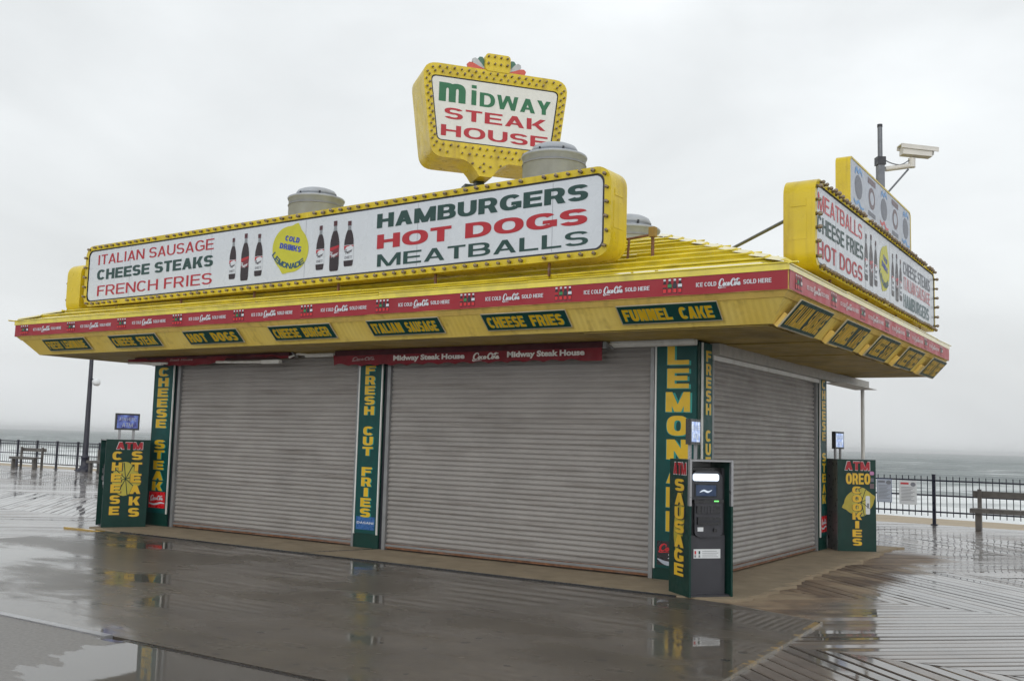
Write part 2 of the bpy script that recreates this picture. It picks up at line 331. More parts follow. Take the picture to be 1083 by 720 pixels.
def thing(name, label, cat, loc=(0, 0, 0), group=None, rz=0):
    o = bpy.data.objects.new(name, None); COL.objects.link(o); o.location = loc; o.rotation_euler = (0, 0, rz); o.empty_display_size = .2
    o['label'] = label; o['category'] = cat
    if group: o['group'] = group
    return o
def tag(o, label, cat, group=None):
    o['label'] = label; o['category'] = cat
    if group: o['group'] = group
    return o
def rrect(a0, a1, b0, b1, r, n=6):
    out = []
    for cx, cy, s in ((a1 - r, b0 + r, -90), (a1 - r, b1 - r, 0), (a0 + r, b1 - r, 90), (a0 + r, b0 + r, 180)):
        for k in range(n + 1):
            t = R(s + 90 * k / n); out.append((cx + r * math.cos(t), cy + r * math.sin(t)))
    return out
def rpoly(pts, r, n=6):
    out = []; k = len(pts)
    for i in range(k):
        p = V(pts[i]).to_2d() if len(pts[i]) > 2 else V(pts[i]); a = V(pts[i - 1]); c = V(pts[(i + 1) % k])
        d1 = (a - p).normalized(); d2 = (c - p).normalized(); ang = d1.angle(d2); t = r / math.tan(ang / 2)
        A = p + d1 * t; B = p + d2 * t
        for j in range(n + 1):
            s = j / n; q = A * (1 - s) ** 2 + p * 2 * s * (1 - s) + B * s * s; out.append((q.x, q.y))
    return out

def soda_script(mb, fr, a0, b0, wd, ht, w, m, fat=1.0):
    """flowing white script of the soda banner, drawn as ribbons in a 3.3 x 1.15 box"""
    sx, sy = wd / 3.3, ht / 1.15; st = []
    def e(cx, cy, rx, ry, h=.09):
        return [(cx + rx * math.cos(t) + .25 * ry * math.sin(t), cy + ry * math.sin(t), h * (1.15 + .75 * abs(math.cos(t)))) for t in [k * math.pi / 5 + .6 for k in range(11)]]
    st.append([(.66, .66, .05), (.70, .90, .10), (.52, 1.04, .10), (.28, .88, .17), (.13, .55, .21), (.14, .28, .19), (.30, .13, .12), (.50, .22, .07), (.62, .36, .04)])
    st.append([(.10, .18, .04), (-.02, .02, .10), (.12, -.08, .10), (.55, -.02, .07), (1.1, -.05, .04)])
    st.append(e(.80, .36, .115, .19)); st.append([(.88, .54, .04), (.98, .52, .05), (1.05, .44, .05)])
    st.append([(1.27, .50, .06), (1.16, .57, .08), (1.04, .40, .14), (1.08, .20, .12), (1.24, .20, .05), (1.33, .34, .04)])
    st.append(e(1.44, .36, .105, .18)); st.append([(1.57, .56, .08), (1.53, .36, .13), (1.55, .19, .10), (1.66, .24, .04)])
    st.append([(1.62, .41, .05), (1.70, .42, .10), (1.78, .44, .05)])
    q = 1.70
    st.append([(q + .62, .62, .05), (q + .68, .84, .10), (q + .50, 1.0, .10), (q + .28, .84, .17), (q + .15, .52, .21), (q + .18, .26, .19), (q + .34, .14, .12), (q + .52, .26, .06)])
    st.append([(q + .38, .88, .05), (q + .70, .76, .09), (q + 1.05, .95, .12), (q + 1.40, .90, .05)])
    st.append(e(q + .72, .36, .11, .185)); st.append([(q + .80, .54, .04), (q + .90, .46, .05)])
    st.append([(q + .88, .34, .05), (q + 1.08, .78, .06), (q + 1.12, 1.0, .09), (q + 1.03, .94, .09), (q + .98, .55, .12), (q + 1.02, .22, .11), (q + 1.14, .26, .04)])
    st.append(e(q + 1.26, .36, .10, .175)); st.append([(q + 1.38, .54, .08), (q + 1.34, .34, .12), (q + 1.37, .18, .10), (q + 1.54, .30, .03)])
    for i, k in enumerate(st):
        c = [(a0 + x * sx, b0 + y * sy, h * fat * (sx + sy) / 2) for x, y, h in k]
        mb.ribbon(fr, c, w + i * .00025, m, 5)

# ------------------------------------------------------------------ the ground
def node_helpers(t):
    def L(a, b): t.links.new(a, b)
    def mr(s, a, b, c, d, smooth=False):
        n = N('ShaderNodeMapRange', t)
        if smooth: n.interpolation_type = 'SMOOTHSTEP'
        for i, v in zip(('From Min', 'From Max', 'To Min', 'To Max'), (a, b, c, d)): n.inputs[i].default_value = v
        L(s, n.inputs['Value']); return n.outputs[0]
    def ma(op, a, b=None):
        n = N('ShaderNodeMath', t, operation=op)
        for i, x in enumerate((a, b)):
            if x is None: continue
            if isinstance(x, (int, float)): n.inputs[i].default_value = x
            else: L(x, n.inputs[i])
        return n.outputs[0]
    def mixc(f, a, b):
        n = N('ShaderNodeMix', t, data_type='RGBA')
        for i, x in ((0, f), (6, a), (7, b)):
            if isinstance(x, tuple): n.inputs[i].default_value = (*x, 1)
            elif isinstance(x, (int, float)): n.inputs[i].default_value = x
            else: L(x, n.inputs[i])
        return n.outputs[2]
    tcn = N('ShaderNodeTexCoord', t)
    def noise(sc, det=4, s3=None, rough=.5, dist=0):
        n = N('ShaderNodeTexNoise', t); n.inputs['Scale'].default_value = sc; n.inputs['Detail'].default_value = det; n.inputs['Roughness'].default_value = rough; n.inputs['Distortion'].default_value = dist
        if s3:
            mm = N('ShaderNodeMapping', t); mm.inputs['Scale'].default_value = s3; L(tcn.outputs['Object'], mm.inputs[0]); L(mm.outputs[0], n.inputs['Vector'])
        else: L(tcn.outputs['Object'], n.inputs['Vector'])
        return n.outputs['Fac']
    sp = N('ShaderNodeSeparateXYZ', t); L(tcn.outputs['Object'], sp.inputs[0])
    return L, mr, ma, mixc, noise, sp, tcn

def wet_concrete():
    m = bpy.data.materials.new('wet_concrete'); m.use_nodes = True; t = m.node_tree; b = t.nodes['Principled BSDF']
    L, mr, ma, mixc, noise, sp, tcn = node_helpers(t)
    base = mixc(mr(noise(.7, 6), .35, .65, 0, 1), (.060, .049, .037), (.100, .082, .062))
    base = mixc(mr(noise(9, 6), .4, .7, 0, .5), base, (.06, .053, .046))
    vo = N('ShaderNodeTexVoronoi', t); vo.inputs['Scale'].default_value = 2.6; vo.voronoi_dimensions = '2D'; vo.inputs['Randomness'].default_value = 1; vc = N('ShaderNodeSeparateColor', t); L(vo.outputs['Color'], vc.inputs[0]); L(tcn.outputs['Object'], vo.inputs['Vector'])
    spot = ma('MULTIPLY', ma('LESS_THAN', ma('ADD', vo.outputs['Distance'], ma('MULTIPLY', noise(16, 3), .14)), ma('ADD', ma('MULTIPLY', vc.outputs[0], .16), .02)), .8)
    spot = ma('MAXIMUM', spot, mr(noise(17, 2, (1, 1.3, 1)), .71, .73, 0, .6))
    base = mixc(spot, base, (.02, .02, .02))
    streak = mr(noise(1.0, 5, (3.0, .35, 1)), .6, .75, 0, .35); base = mixc(streak, base, (.16, .145, .12))
    # worn yellow edge line along the right edge
    ye = ma('MULTIPLY', mr(ma('ADD', sp.outputs['X'], ma('MULTIPLY', sp.outputs['Y'], .047)), 1.855, 1.865, 0, 1), mr(noise(2.6, 8, (1.5, 1.5, 1), .75), .51, .57, 0, .75))
    base = mixc(ye, base, (.38, .23, .04))
    base = mixc(mr(ma('ADD', sp.outputs['X'], ma('MULTIPLY', sp.outputs['Y'], .047)), 1.912, 1.918, 0, .45), base, (.30, .27, .22))
    base = mixc(ma('MULTIPLY', mr(ma('ADD', sp.outputs['Y'], ma('MULTIPLY', sp.outputs['X'], .4)), -.862, -.856, 0, .45), mr(sp.outputs['X'], .95, 1.0, 0, 1)), base, (.34, .31, .26))
    L(base, b.inputs['Base Color'])
    b.inputs['Roughness'].default_value = .55; b.inputs['Specular IOR Level'].default_value = .3
    b.inputs['Coat IOR'].default_value = 1.33
    film = noise(.55, 5, (.8, 1.6, 1), .55, .3)
    cr = mr(film, .42, .56, .025, .28, True)
    L(cr, b.inputs['Coat Roughness']); L(mr(film, .44, .62, 1.0, .6, True), b.inputs['Coat Weight'])
    bn = N('ShaderNodeBump', t); bn.inputs['Distance'].default_value = .01; L(mr(film, .35, .6, .05, .35), bn.inputs['Strength']); L(noise(28, 6), bn.inputs['Height']); L(bn.outputs[0], b.inputs['Normal'])
    cb = N('ShaderNodeBump', t); cb.inputs['Distance'].default_value = .004; L(mr(film, .40, .66, .03, .30), cb.inputs['Strength'])
    L(noise(7, 5, (1, .8, 1)), cb.inputs['Height']); L(cb.outputs[0], b.inputs['Coat Normal'])
    return m
CONC = wet_concrete()

def front_slab():
    m = bpy.data.materials.new('half_dry_concrete'); m.use_nodes = True; t = m.node_tree; b = t.nodes['Principled BSDF']
    L, mr, ma, mixc, noise, sp, tcn = node_helpers(t)
    # dry where x < -2.3 + .75*(-6.35-y) + noise
    e = ma('SUBTRACT', ma('MULTIPLY', ma('SUBTRACT', -6.35, sp.outputs['Y']), .62), 2.42)
    d = ma('SUBTRACT', sp.outputs['X'], e)
    d = ma('ADD', d, ma('MULTIPLY', ma('SUBTRACT', noise(1.2, 7, (1, 3.2, 1), .6), .5), 1.6))
    wet = mr(d, -.05, .05, 0, 1, True)
    fg = mr(noise(30, 5), .35, .65, .85, 1.1)
    dry = N('ShaderNodeVectorMath', t, operation='SCALE'); dry.inputs[0].default_value = (.20, .19, .18); L(fg, dry.inputs['Scale'])
    base = mixc(wet, dry.outputs[0], (.075, .066, .055)); L(base, b.inputs['Base Color'])
    b.inputs['Roughness'].default_value = .6
    L(mr(wet, 0, 1, .12, 1), b.inputs['Coat Weight']); b.inputs['Coat IOR'].default_value = 1.33
    L(mr(wet, 0, 1, .4, .02), b.inputs['Coat Roughness'])
    bn = N('ShaderNodeBump', t); bn.inputs['Distance'].default_value = .01; L(mr(wet, 0, 1, .3, 0.02), bn.inputs['Strength']); L(noise(40, 6), bn.inputs['Height']); L(bn.outputs[0], b.inputs['Normal'])
    cb = N('ShaderNodeBump', t); cb.inputs['Distance'].default_value = .004; L(mr(wet, 0, 1, .5, .035), cb.inputs['Strength']); L(noise(5, 4), cb.inputs['Height']); L(cb.outputs[0], b.inputs['Coat Normal'])
    return m
SLAB = front_slab()

def plank_mat():
    m = bpy.data.materials.new('wet_planks'); m.use_nodes = True; t = m.node_tree; b = t.nodes['Principled BSDF']
    L, mr, ma, mixc, noise, sp, tcn = node_helpers(t)
    geo = N('ShaderNodeNewGeometry', t); rnd = geo.outputs['Random Per Island']
    # sheltered, dry planks beside the right-hand wall
    dx = mr(ma('ADD', sp.outputs['X'], ma('MULTIPLY', ma('SUBTRACT', noise(1.6, 6), .5), 1.3)), 1.5, 2.15, 1, 0, True)
    dy = ma('MULTIPLY', mr(sp.outputs['Y'], -1.85, -1.35, 0, 1, True), mr(sp.outputs['Y'], 5.6, 6.6, 1, 0, True))
    dxl = mr(sp.outputs['X'], -.5, 0, 0, 1)
    dry = ma('MULTIPLY', ma('MULTIPLY', dx, dy), dxl)
    tone = mixc(rnd, (.042, .032, .026), (.150, .118, .095))
    dryc = mixc(rnd, (.10, .062, .038), (.235, .165, .105))
    base = mixc(dry, tone, dryc)
    base = mixc(mr(noise(3.5, 6), .45, .7, 0, .5), base, (.04, .033, .028))
    base = mixc(ma('MULTIPLY', dry, mr(noise(1.3, 6), .5, .62, 0, .75)), base, (.30, .23, .15))
    L(base, b.inputs['Base Color']); L(mr(dry, 0, 1, .5, .75), b.inputs['Roughness'])
    L(mr(dry, 0, 1, 1, .12), b.inputs['Coat Weight']); b.inputs['Coat IOR'].default_value = 1.42
    wetr = ma('MULTIPLY', mr(noise(.8, 5), .35, .68, .03, .16, True), mr(rnd, 0, 1, .4, 1.7))
    L(ma('MAXIMUM', wetr, mr(dry, 0, 1, .0, .45)), b.inputs['Coat Roughness'])
    cb = N('ShaderNodeBump', t); cb.inputs['Distance'].default_value = .004; cb.inputs['Strength'].default_value = .06
    L(noise(6, 4), cb.inputs['Height']); L(cb.outputs[0], b.inputs['Coat Normal'])
    bn = N('ShaderNodeBump', t); bn.inputs['Distance'].default_value = .01; bn.inputs['Strength'].default_value = .3; L(noise(45, 4), bn.inputs['Height']); L(bn.outputs[0], b.inputs['Normal'])
    return m
PLANK = plank_mat()
JOIST = mat('dark_under_deck', (.012, .010, .009), .8, var=.1)
SANDM = mat('gritty_curb', (.27, .215, .145), .8, var=.18, vscale=3, bump=.6, bscale=120, grime=.5, gcol=(.12, .09, .06), gscale=(1.5, 1.5, 1))
BEACH = mat('beach_sand', (.36, .29, .20), .8, var=.12, vscale=.5)
TAR = mat('tar_joint', (.012, .012, .014), .25, var=.1)

# plank deck: real boards in a herringbone, bands parallel to the front of the stand
def deck():
    mb = MB(); bands = [-16.1, -12.7, -9.3, -6.1, -2.9, .3, 3.75, 7.1, 10.3, 13.62]
    r = random.Random(3)
    for bi in range(len(bands) - 1):
        y0, y1 = bands[bi], bands[bi + 1]; h = y1 - y0
        sgn = -1 if bi % 2 else 1
        run = h * 1.08 * sgn; x = -66.0 - abs(run); pw = .232
        while x < 16:
            w = pw * (1 + r.choice((-.18, -.06, 0, 0, .05, .16)) + r.uniform(-.03, .03)); a = x + .007; c = x + w - .008
            # ring of the board: subdivided along its length so that it can cup and dip
            n = 4; zb = r.gauss(0, .0007); tl = r.gauss(0, .0011); top = []
            near = x > -18
            for k in range((n if near else 1) + 1):
                s = k / (n if near else 1); yy = y0 + .001 + (h - .002) * s
                dz = zb + (r.gauss(0, .0008) if near else 0); e = r.uniform(-.002, .002)
                bv = .024; dr = .0036; xa, xc = a + run * s + e, c + run * s + e
                top.append((V((xa, yy, -.022 + dz - tl - dr)), V((xa + bv, yy, -.022 + dz - tl)), V((xc - bv, yy, -.022 + dz + tl)), V((xc, yy, -.022 + dz + tl - dr))))
            vs = [p for q in top for p in q]; k = len(top)
            fs = [(4 * i + j, 4 * i + j + 1, 4 * i + j + 5, 4 * i + j + 4) for i in range(k - 1) for j in range(3)]
            nb = len(vs); vs += [p - V((0, 0, .04)) for p in vs]
            for i in range(k - 1): fs += [(4 * i, 4 * i + 4, nb + 4 * i + 4, nb + 4 * i), (4 * i + 7, 4 * i + 3, nb + 4 * i + 3, nb + 4 * i + 7)]
            fs += [(3, 0, nb, nb + 3), (4 * k - 4, 4 * k - 1, nb + 4 * k - 1, nb + 4 * k - 4)]
            mb.add(vs, fs, PLANK); x += w
    mb.build('boardwalk', kind='structure')
    g = MB(); g.rect(G, -90, 40, -40, 13.64, -.075, JOIST); g.build('boardwalk_base', kind='structure')
deck()

# concrete apron in front of the stand, joint, front slab, gritty kerb strip
mb = MB(); mb.prism(G, [(-9.85, -6.35), (2.22, -6.35), (2.10, -3.6), (2.0, -1.64), (1.0, -1.24), (.6, -1.17), (-9.85, -1.17)], -.05, 0, CONC); mb.build('concrete_apron', kind='structure')
mb = MB(); mb.box(G, -2.16, 2.2, -6.43, -6.354, -.05, -.004, TAR); mb.build('joint', kind='structure')
mb = MB(); mb.box(G, -12, 2.3, -16, -6.432, -.05, 0, SLAB)
mb.box(G, -12, -2.35, -6.432, -6.354, -.05, .012, mat('slab_edge', (.22, .22, .23), .35, var=.15, coat=.6)); mb.build('front_slab', kind='structure')
mb = MB()
st = [(-10.5, 1.2), (-10.55, -1.02), (-9.3, -.90), (.28, -1.26), (.33, -1.10), (.80, -.98), (1.02, -1.02)]
pts = [(-10.42, .5), (-10.55, -.90), (.26, -1.16), (.62, -1.0), (.98, -1.12)]
r = random.Random(5); y = -1.0; edge = []
while y < 6.6:
    w = r.uniform(.18, .42); xx = .78 + .16 * max(0, .4 - abs(y - .2) * .3) + r.uniform(-.02, .06)
    edge += [(xx + .03, y), (xx + w * .42, y + w)]; y += w
pts = [(-10.6, .5), (-10.6, -1.0), (-9.6, -1.165), (.26, -1.165)] + edge + [(1.0, 6.8), (-.05, 6.8), (-.05, .5)]
mb.prism(G, pts, -.05, .012, SANDM); mb.build('curb_strip', kind='structure')
mb = MB(); mb.prism(G, [(-9.5, -1.190), (.27, -1.190), (.27, -1.155), (-9.5, -1.155)], .0, .016, TAR)
mb.prism(G, [(-5.46, -1.15), (-5.42, -1.15), (-5.00, -.06), (-5.05, -.06)], .0, .0150, TAR); mb.build('seam', kind='structure')
mb = MB(); mb.box(G, -10.9, -9.9, -1.28, -1.18, -.03, .004, mat('worn_yellow_edge', (.40, .25, .04), .4, var=.3, vscale=9, coat=.6)); mb.build('painted_edge', kind='structure')

# beach and sea beyond the railing
mb = MB(); mb.add([(-900, 14.5, -1.5), (400, 14.5, -1.5), (400, 56, -2.3), (-900, 56, -2.3)], [(0, 1, 2, 3)], BEACH); mb.build('beach', kind='structure')
def sea():
    m = bpy.data.materials.new('rough_sea'); m.use_nodes = True; t = m.node_tree; b = t.nodes['Principled BSDF']
    L, mr, ma, mixc, noise, sp, tcn = node_helpers(t)
    Y = sp.outputs['Y']
    yj = ma('ADD', Y, ma('MULTIPLY', ma('SUBTRACT', noise(.035, 5), .5), 40))
    band = mr(yj, 92, 140, 1, 0, True)
    brk = mr(noise(.16, 6, (.5, 1.6, 1), .62), .36, .52, 0, 1)
    f1 = ma('MULTIPLY', ma('MAXIMUM', mr(yj, 60, 84, 1, 0, True), brk), band)
    caps = ma('MULTIPLY', mr(noise(.055, 7, (.45, 2.2, 1), .68), .57, .62, 0, 1.0), mr(Y, 60, 900, 1, .25))
    foam = ma('MAXIMUM', f1, caps)
    wat = mixc(mr(noise(.02, 5, (.4, 1.8, 1)), .35, .65, 0, 1), (.075, .10, .10), (.17, .205, .20))
    L(mixc(foam, wat, (.80, .82, .82)), b.inputs['Base Color']); L(mr(foam, 0, 1, .35, .8), b.inputs['Roughness'])
    b.inputs['IOR'].default_value = 1.33
    bn = N('ShaderNodeBump', t); bn.inputs['Strength'].default_value = 1; bn.inputs['Distance'].default_value = 1.6
    L(noise(.28, 7, (.55, 1.5, 1), .6), bn.inputs['Height']); L(bn.outputs[0], b.inputs['Normal'])
    mb = MB(); ys = [48]; r = random.Random(2)
    while ys[-1] < 700: ys.append(ys[-1] + .8 + (ys[-1] - 48) * .012)
    ys += [800, 1000, 1500, 2500, 5000]
    xs = [-4500, -2500, -1500] + [-900 + 6 * i for i in range(190)] + [400, 700, 1500, 3000]
    vs = []
    for y in ys:
        for x in xs:
            z = -2.25 if y < 700 else -2.5
            if 50 < y < 700 and -900 <= x <= 300:
                q = y + 5 * math.sin(x * .021) + 3 * math.sin(x * .055 + 1.3)
                amp = min(1, (y - 48) / 30) * (.55 + .4 * math.sin(x * .013 + y * .02))
                wv = math.sin(q * .19 + 1.2 * math.sin(q * .05)); z += amp * (.8 * max(0, wv) ** 2 - .1) + .10 * math.sin(q * .6 + x * .09)
            vs.append((x, y, z))
    n = len(xs); fs = [(j * n + i, j * n + i + 1, (j + 1) * n + i + 1, (j + 1) * n + i) for j in range(len(ys) - 1) for i in range(n - 1)]
    mb.add(vs, fs, m, True); mb.build('sea', kind='structure')
sea()

# ------------------------------------------------------------------ the snack stand
XL, YB = -10.42, 5.83
EX, EY, EXL, EYB = 1.669, -1.621, -12.23, 7.344
SXo, SYo, SXL, SYB = 1.393, -1.304, -11.944, 6.986
ZT, ZB, ZS = 3.4655, 3.2586, 2.954
stand = thing('snack_stand', 'boardwalk food stand with closed steel shutters and yellow hipped roof', 'food stand', (-5.2, 2.9, 0))
SB = stand.location.copy()
FRN = Fr((0, 0, 0), (1, 0, 0)); RGT = Fr((0, 0, 0), (0, 1, 0)); LFT = Fr((XL, YB, 0), (0, -1, 0)); BCK = Fr((0, YB, 0), (-1, 0, 0))

mb = MB(); mb.box(G, XL + .06, -.07, .07, YB - .06, 0, ZS + .02, DARKW); mb.build('wall', stand, SB)

def shutter(fr, a0, a1, z0, z1, seed):
    mb = MB(); r = random.Random(seed); pitch = .0685; z = z0 + .07; prof = [(z0 + .07, .0)]
    while z < z1:
        for dz, w in ((.008, -.006), (.013, .013), (.035, .0165), (.058, .013), (.063, -.006)): prof.append((z + dz, w))
        z += pitch
    cols = 26; vs = []
    for zz, w in prof:
        for k in range(cols): vs.append(fr.p(a0 + (a1 - a0) * k / (cols - 1), zz, w - .01 + r.uniform(-.0005, .0005) + .0035 * math.sin(k * .9 + seed * 2 + 1.3 * math.sin(zz * 2.1 + k * .35)) * math.sin(zz * 1.7 + k * .5 + seed)))
    n = len(prof)
    mb.add(vs, [(i * cols + k, i * cols + k + 1, (i + 1) * cols + k + 1, (i + 1) * cols + k) for i in range(n - 1) for k in range(cols - 1)], SLAT, True)
    o = mb.build('roller_shutter', stand, SB)
    b = MB(); b.box(fr, a0, a1, z0, z0 + .07, -.02, .022, RUST); b.box(fr, a0, a1, z0 + .03, z0 + .062, .022, .03, STEEL); b.build('bottom_bar', o, SB)
    return o
shutter(FRN, -9.66, -5.50, .035, 2.93, 1); shutter(FRN, -4.86, -.575, .035, 2.93, 2); shutter(RGT, .46, 4.93, .035, 2.93, 3)
def rail(fr, a0, a1, m=STEEL, w=.05, z0=.013, z1=2.93):
    b = MB(); b.box(fr, a0, a1, z0, z1, -.02, w, m); b.build('shutter_guide', stand, SB)
rail(FRN, -9.72, -9.655); rail(FRN, -5.515, -5.475); rail(FRN, -4.915, -4.855); rail(FRN, -.60, -.545); rail(RGT, .405, .465); rail(RGT, 4.925, 4.975)
b = MB(); b.box(FRN, -9.80, -9.722, .013, 2.93, -.02, .02, BLACK); b.build('gap_shade_strip', stand, SB); b = MB(); b.box(FRN, -4.985, -4.917, .013, 2.93, -.02, .02, BLACK); b.build('gap_shade_strip', stand, SB); b = MB(); b.box(RGT, 4.977, 5.06, .013, 2.93, -.02, .02, BLACK)
b.build('gap_shade_strip', stand, SB)  # solid black strips paint in the shade of the gaps beside the guides
def plinth(fr, a0, a1, z1=.24):
    b = MB(); b.box(fr, a0, a1, .013, z1, -.02, .045, DKGREEN); b.box(fr, a0, a1, z1, 2.93, -.02, .040, DKGREEN); b.build('pillar', stand, SB)
plinth(FRN, -10.38, -9.802); plinth(FRN, -5.47, -4.987); plinth(FRN, -.54, .0415, .15); plinth(RGT, .0, .40, .15); plinth(RGT, 5.065, 5.50)

# eaves: fascia board, sloped skirt and flat soffit, built as rings round the stand
def ringfaces(mb, c0, c1, m, sides=4):
    mb.add([*c0, *c1], [(i, (i + 1) % 4, 4 + (i + 1) % 4, 4 + i) for i in range(4)], m)
def rect4(x0, x1, y0, y1, z): return [V((x0, y0, z)), V((x1, y0, z)), V((x1, y1, z)), V((x0, y1, z))]
SKIRT = None
def skirt_mat():
    m = bpy.data.materials.new('ribbed_cream_skirt'); m.use_nodes = True; t = m.node_tree; b = t.nodes['Principled BSDF']
    L, mr, ma, mixc, noise, sp, tcn = node_helpers(t)
    base = mixc(mr(noise(2, 5), .35, .65, 0, 1), (.82, .60, .12), (.86, .66, .17))
    base = mixc(mr(noise(1, 6, (8, 8, 1.5)), .56, .75, 0, .4), base, (.26, .16, .035))
    L(base, b.inputs['Base Color']); b.inputs['Roughness'].default_value = .5
    w = N('ShaderNodeTexWave', t); w.bands_direction = 'X'; w.inputs['Scale'].default_value = 4.2
    gn = N('ShaderNodeNewGeometry', t); gs = N('ShaderNodeSeparateXYZ', t); L(gn.outputs['True Normal'], gs.inputs[0]); side = ma('GREATER_THAN', ma('ABSOLUTE', gs.outputs['X']), ma('ABSOLUTE', gs.outputs['Y']))
    ad = N('ShaderNodeCombineXYZ', t); L(ma('ADD', ma('MULTIPLY', side, sp.outputs['Y']), ma('MULTIPLY', ma('SUBTRACT', 1.0, side), sp.outputs['X'])), ad.inputs[0]); L(ad.outputs[0], w.inputs['Vector'])
    bn = N('ShaderNodeBump', t); bn.inputs['Strength'].default_value = .35; bn.inputs['Distance'].default_value = .01; L(w.outputs['Fac'], bn.inputs['Height']); L(bn.outputs[0], b.inputs['Normal'])
    return m
SKIRT = skirt_mat()
mb = MB()
ringfaces(mb, rect4(EXL, EX, EY, EYB, ZB), rect4(EXL, EX, EY, EYB, ZT + .02), CREAM)
ringfaces(mb, rect4(EXL + .02, EX - .02, EY + .02, EYB - .02, ZB), rect4(EXL, EX, EY, EYB, ZB), CREAM)
mb.build('eave_fascia', stand, SB)
mb = MB()
# first 8 cm under the banner is a plain trim lip, then the ribbed skirt set back a little
def lerp4(a, b, t): return [p * (1 - t) + q * t for p, q in zip(a, b)]
c0 = rect4(SXL, SXo, SYo, SYB, ZS); c1 = rect4(EXL + .02, EX - .02, EY + .02, EYB - .02, ZB)
ringfaces(mb, lerp4(c0, c1, .80), c1, CREAM)
ins = rect4(SXL + .01, SXo - .01, SYo + .01, SYB - .01, ZS); t8 = lerp4(c0, c1, .80); t8i = [p + V((.012 * (1 if p.x < -5 else -1), .012 * (1 if p.y < 3 else -1), .0)) for p in t8]
ringfaces(mb, t8i, t8, CREAM); ringfaces(mb, c0, t8i, SKIRT)
mb.build('eave_skirt', stand, SB)
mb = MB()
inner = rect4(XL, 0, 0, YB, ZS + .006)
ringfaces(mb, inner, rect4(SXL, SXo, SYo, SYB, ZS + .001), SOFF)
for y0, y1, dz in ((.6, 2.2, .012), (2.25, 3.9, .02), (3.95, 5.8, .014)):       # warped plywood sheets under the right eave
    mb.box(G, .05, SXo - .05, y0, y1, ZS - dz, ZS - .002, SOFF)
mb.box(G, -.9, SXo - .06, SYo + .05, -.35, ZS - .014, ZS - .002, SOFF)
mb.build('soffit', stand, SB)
b = MB()                                                                          # blocks between the side menu boards
for k in range(5):
    yy = -1.28 + 1.74 * k; fr = Fr((SXo, yy, ZS), (0, 1, 0), V((EX - SXo, 0, ZB - ZS)))
    b.box(fr, .02, .30 if k == 0 else .52, .0, .17, .003, .05 + .015 * (k % 2), CREAM)
b.build('eave_block', stand, SB)

# roof: courses of rolled metal, each one a step above the last, up to a flat deck
def roof():
    mb = MB(); z0 = ZT + .065; slope = .385; nc = 9; run = 2.62 / nc; rr = random.Random(11)
    ringfaces(mb, rect4(EXL - .015, EX + .015, EY - .015, EYB + .015, ZT - .005), rect4(EXL - .015, EX + .015, EY - .015, EYB + .015, z0), YELROOF)
    ringfaces(mb, rect4(EXL, EX, EY, EYB, ZT - .005), rect4(EXL - .015, EX + .015, EY - .015, EYB + .015, ZT - .005), YELROOF)
    for k in range(nc):
        t0 = k * run - .015; t1 = (k + 1) * run; lift = .018
        a = rect4(EXL + t0, EX - t0, EY + t0, EYB - t0, z0 + slope * max(0, t0) + (lift if k else 0))
        c = rect4(EXL + t1, EX - t1, EY + t1, EYB - t1, z0 + slope * t1)
        ringfaces(mb, a, c, YELROOF)
        if k:
            d = rect4(EXL + t0 + .03, EX - t0 - .03, EY + t0 + .03, EYB - t0 - .03, z0 + slope * t0 - .02)
            ringfaces(mb, d, a, YELROOF)
        # rolled noses, in lengths that do not quite line up, ends poking past the hip
        for (p, q, dx, dy) in ((a[0], a[1], 1, 0), (a[1], a[2], 0, 1), (a[3], a[0], 0, -1)):
            L_ = (q - p).length; d = (q - p).normalized(); s = -.03
            while s < L_:
                e = min(s + rr.uniform(2.2, 3.4), L_ + .05 + rr.uniform(-.02, .10)); jz = rr.uniform(-.008, .010)
                if L_ - e < .5: e = L_ + .04 + rr.uniform(0, .10)
                P0 = p + d * s + V((0, 0, jz)); P1 = p + d * (e - .01) + V((0, 0, jz + rr.uniform(-.004, .012 if e > L_ else .004)))
                mb.tube([P0, P1], .012, YELROOF, 7)
                s = e
    t1 = 2.62; zt = z0 + slope * t1
    mb.box(G, EXL + t1 - .02, EX - t1 + .02, EY + t1 - .02, EYB - t1 + .02, zt - .05, zt + .012, YELROOF)
    o = mb.build('roof', stand, SB)
    # hip caps
    for (sx, cx) in ((1, EX), (-1, EXL)):
        h = MB(); fr0 = V((cx, EY, z0))
        for k in range(nc):
            t0 = k * run + rr.uniform(0, .05); t1_ = t0 + run * .9
            P0 = fr0 + V((-sx * t0, t0, slope * t0 + .05)); P1 = fr0 + V((-sx * t1_, t1_, slope * t1_ + .035)); w = V((.5 * sx, .5, 0)) * .11; dn = V((0, 0, -.035))
            h.add([P0 + w + dn, P0, P0 - w + dn, P1 + w + dn, P1, P1 - w + dn], [(0, 3, 4, 1), (1, 4, 5, 2), (0, 1, 2)], YELROOF)
        h.build('hip_cap', o, SB)
    # small pipe stub standing on the slope beside the front sign
    pz = lambda y: z0 + slope * (y - EY)
    s = MB(); s.tube([(-.33, -.60, pz(-.6) - .03), (-.33, -.60, 4.22)], .022, RUST, 8); s.box(Fr((-.33, -.60, 4.17), (1, 0, 0)), -.04, .04, 0, .12, -.04, .04, mat('rusty_box', (.30, .19, .05), .6))
    s.tube([(-.33, -.60, 4.20), (-.62, -.66, 4.16), (-.72, -.66, 4.16)], .016, RUST, 8); s.tube([(-.62, -.66, 4.16), (-.62, -.70, pz(-.7) - .02)], .016, RUST, 8)
    s.build('conduit_stub', o, SB)
roof()
ZD = ZT + .065 + .385 * 2.62

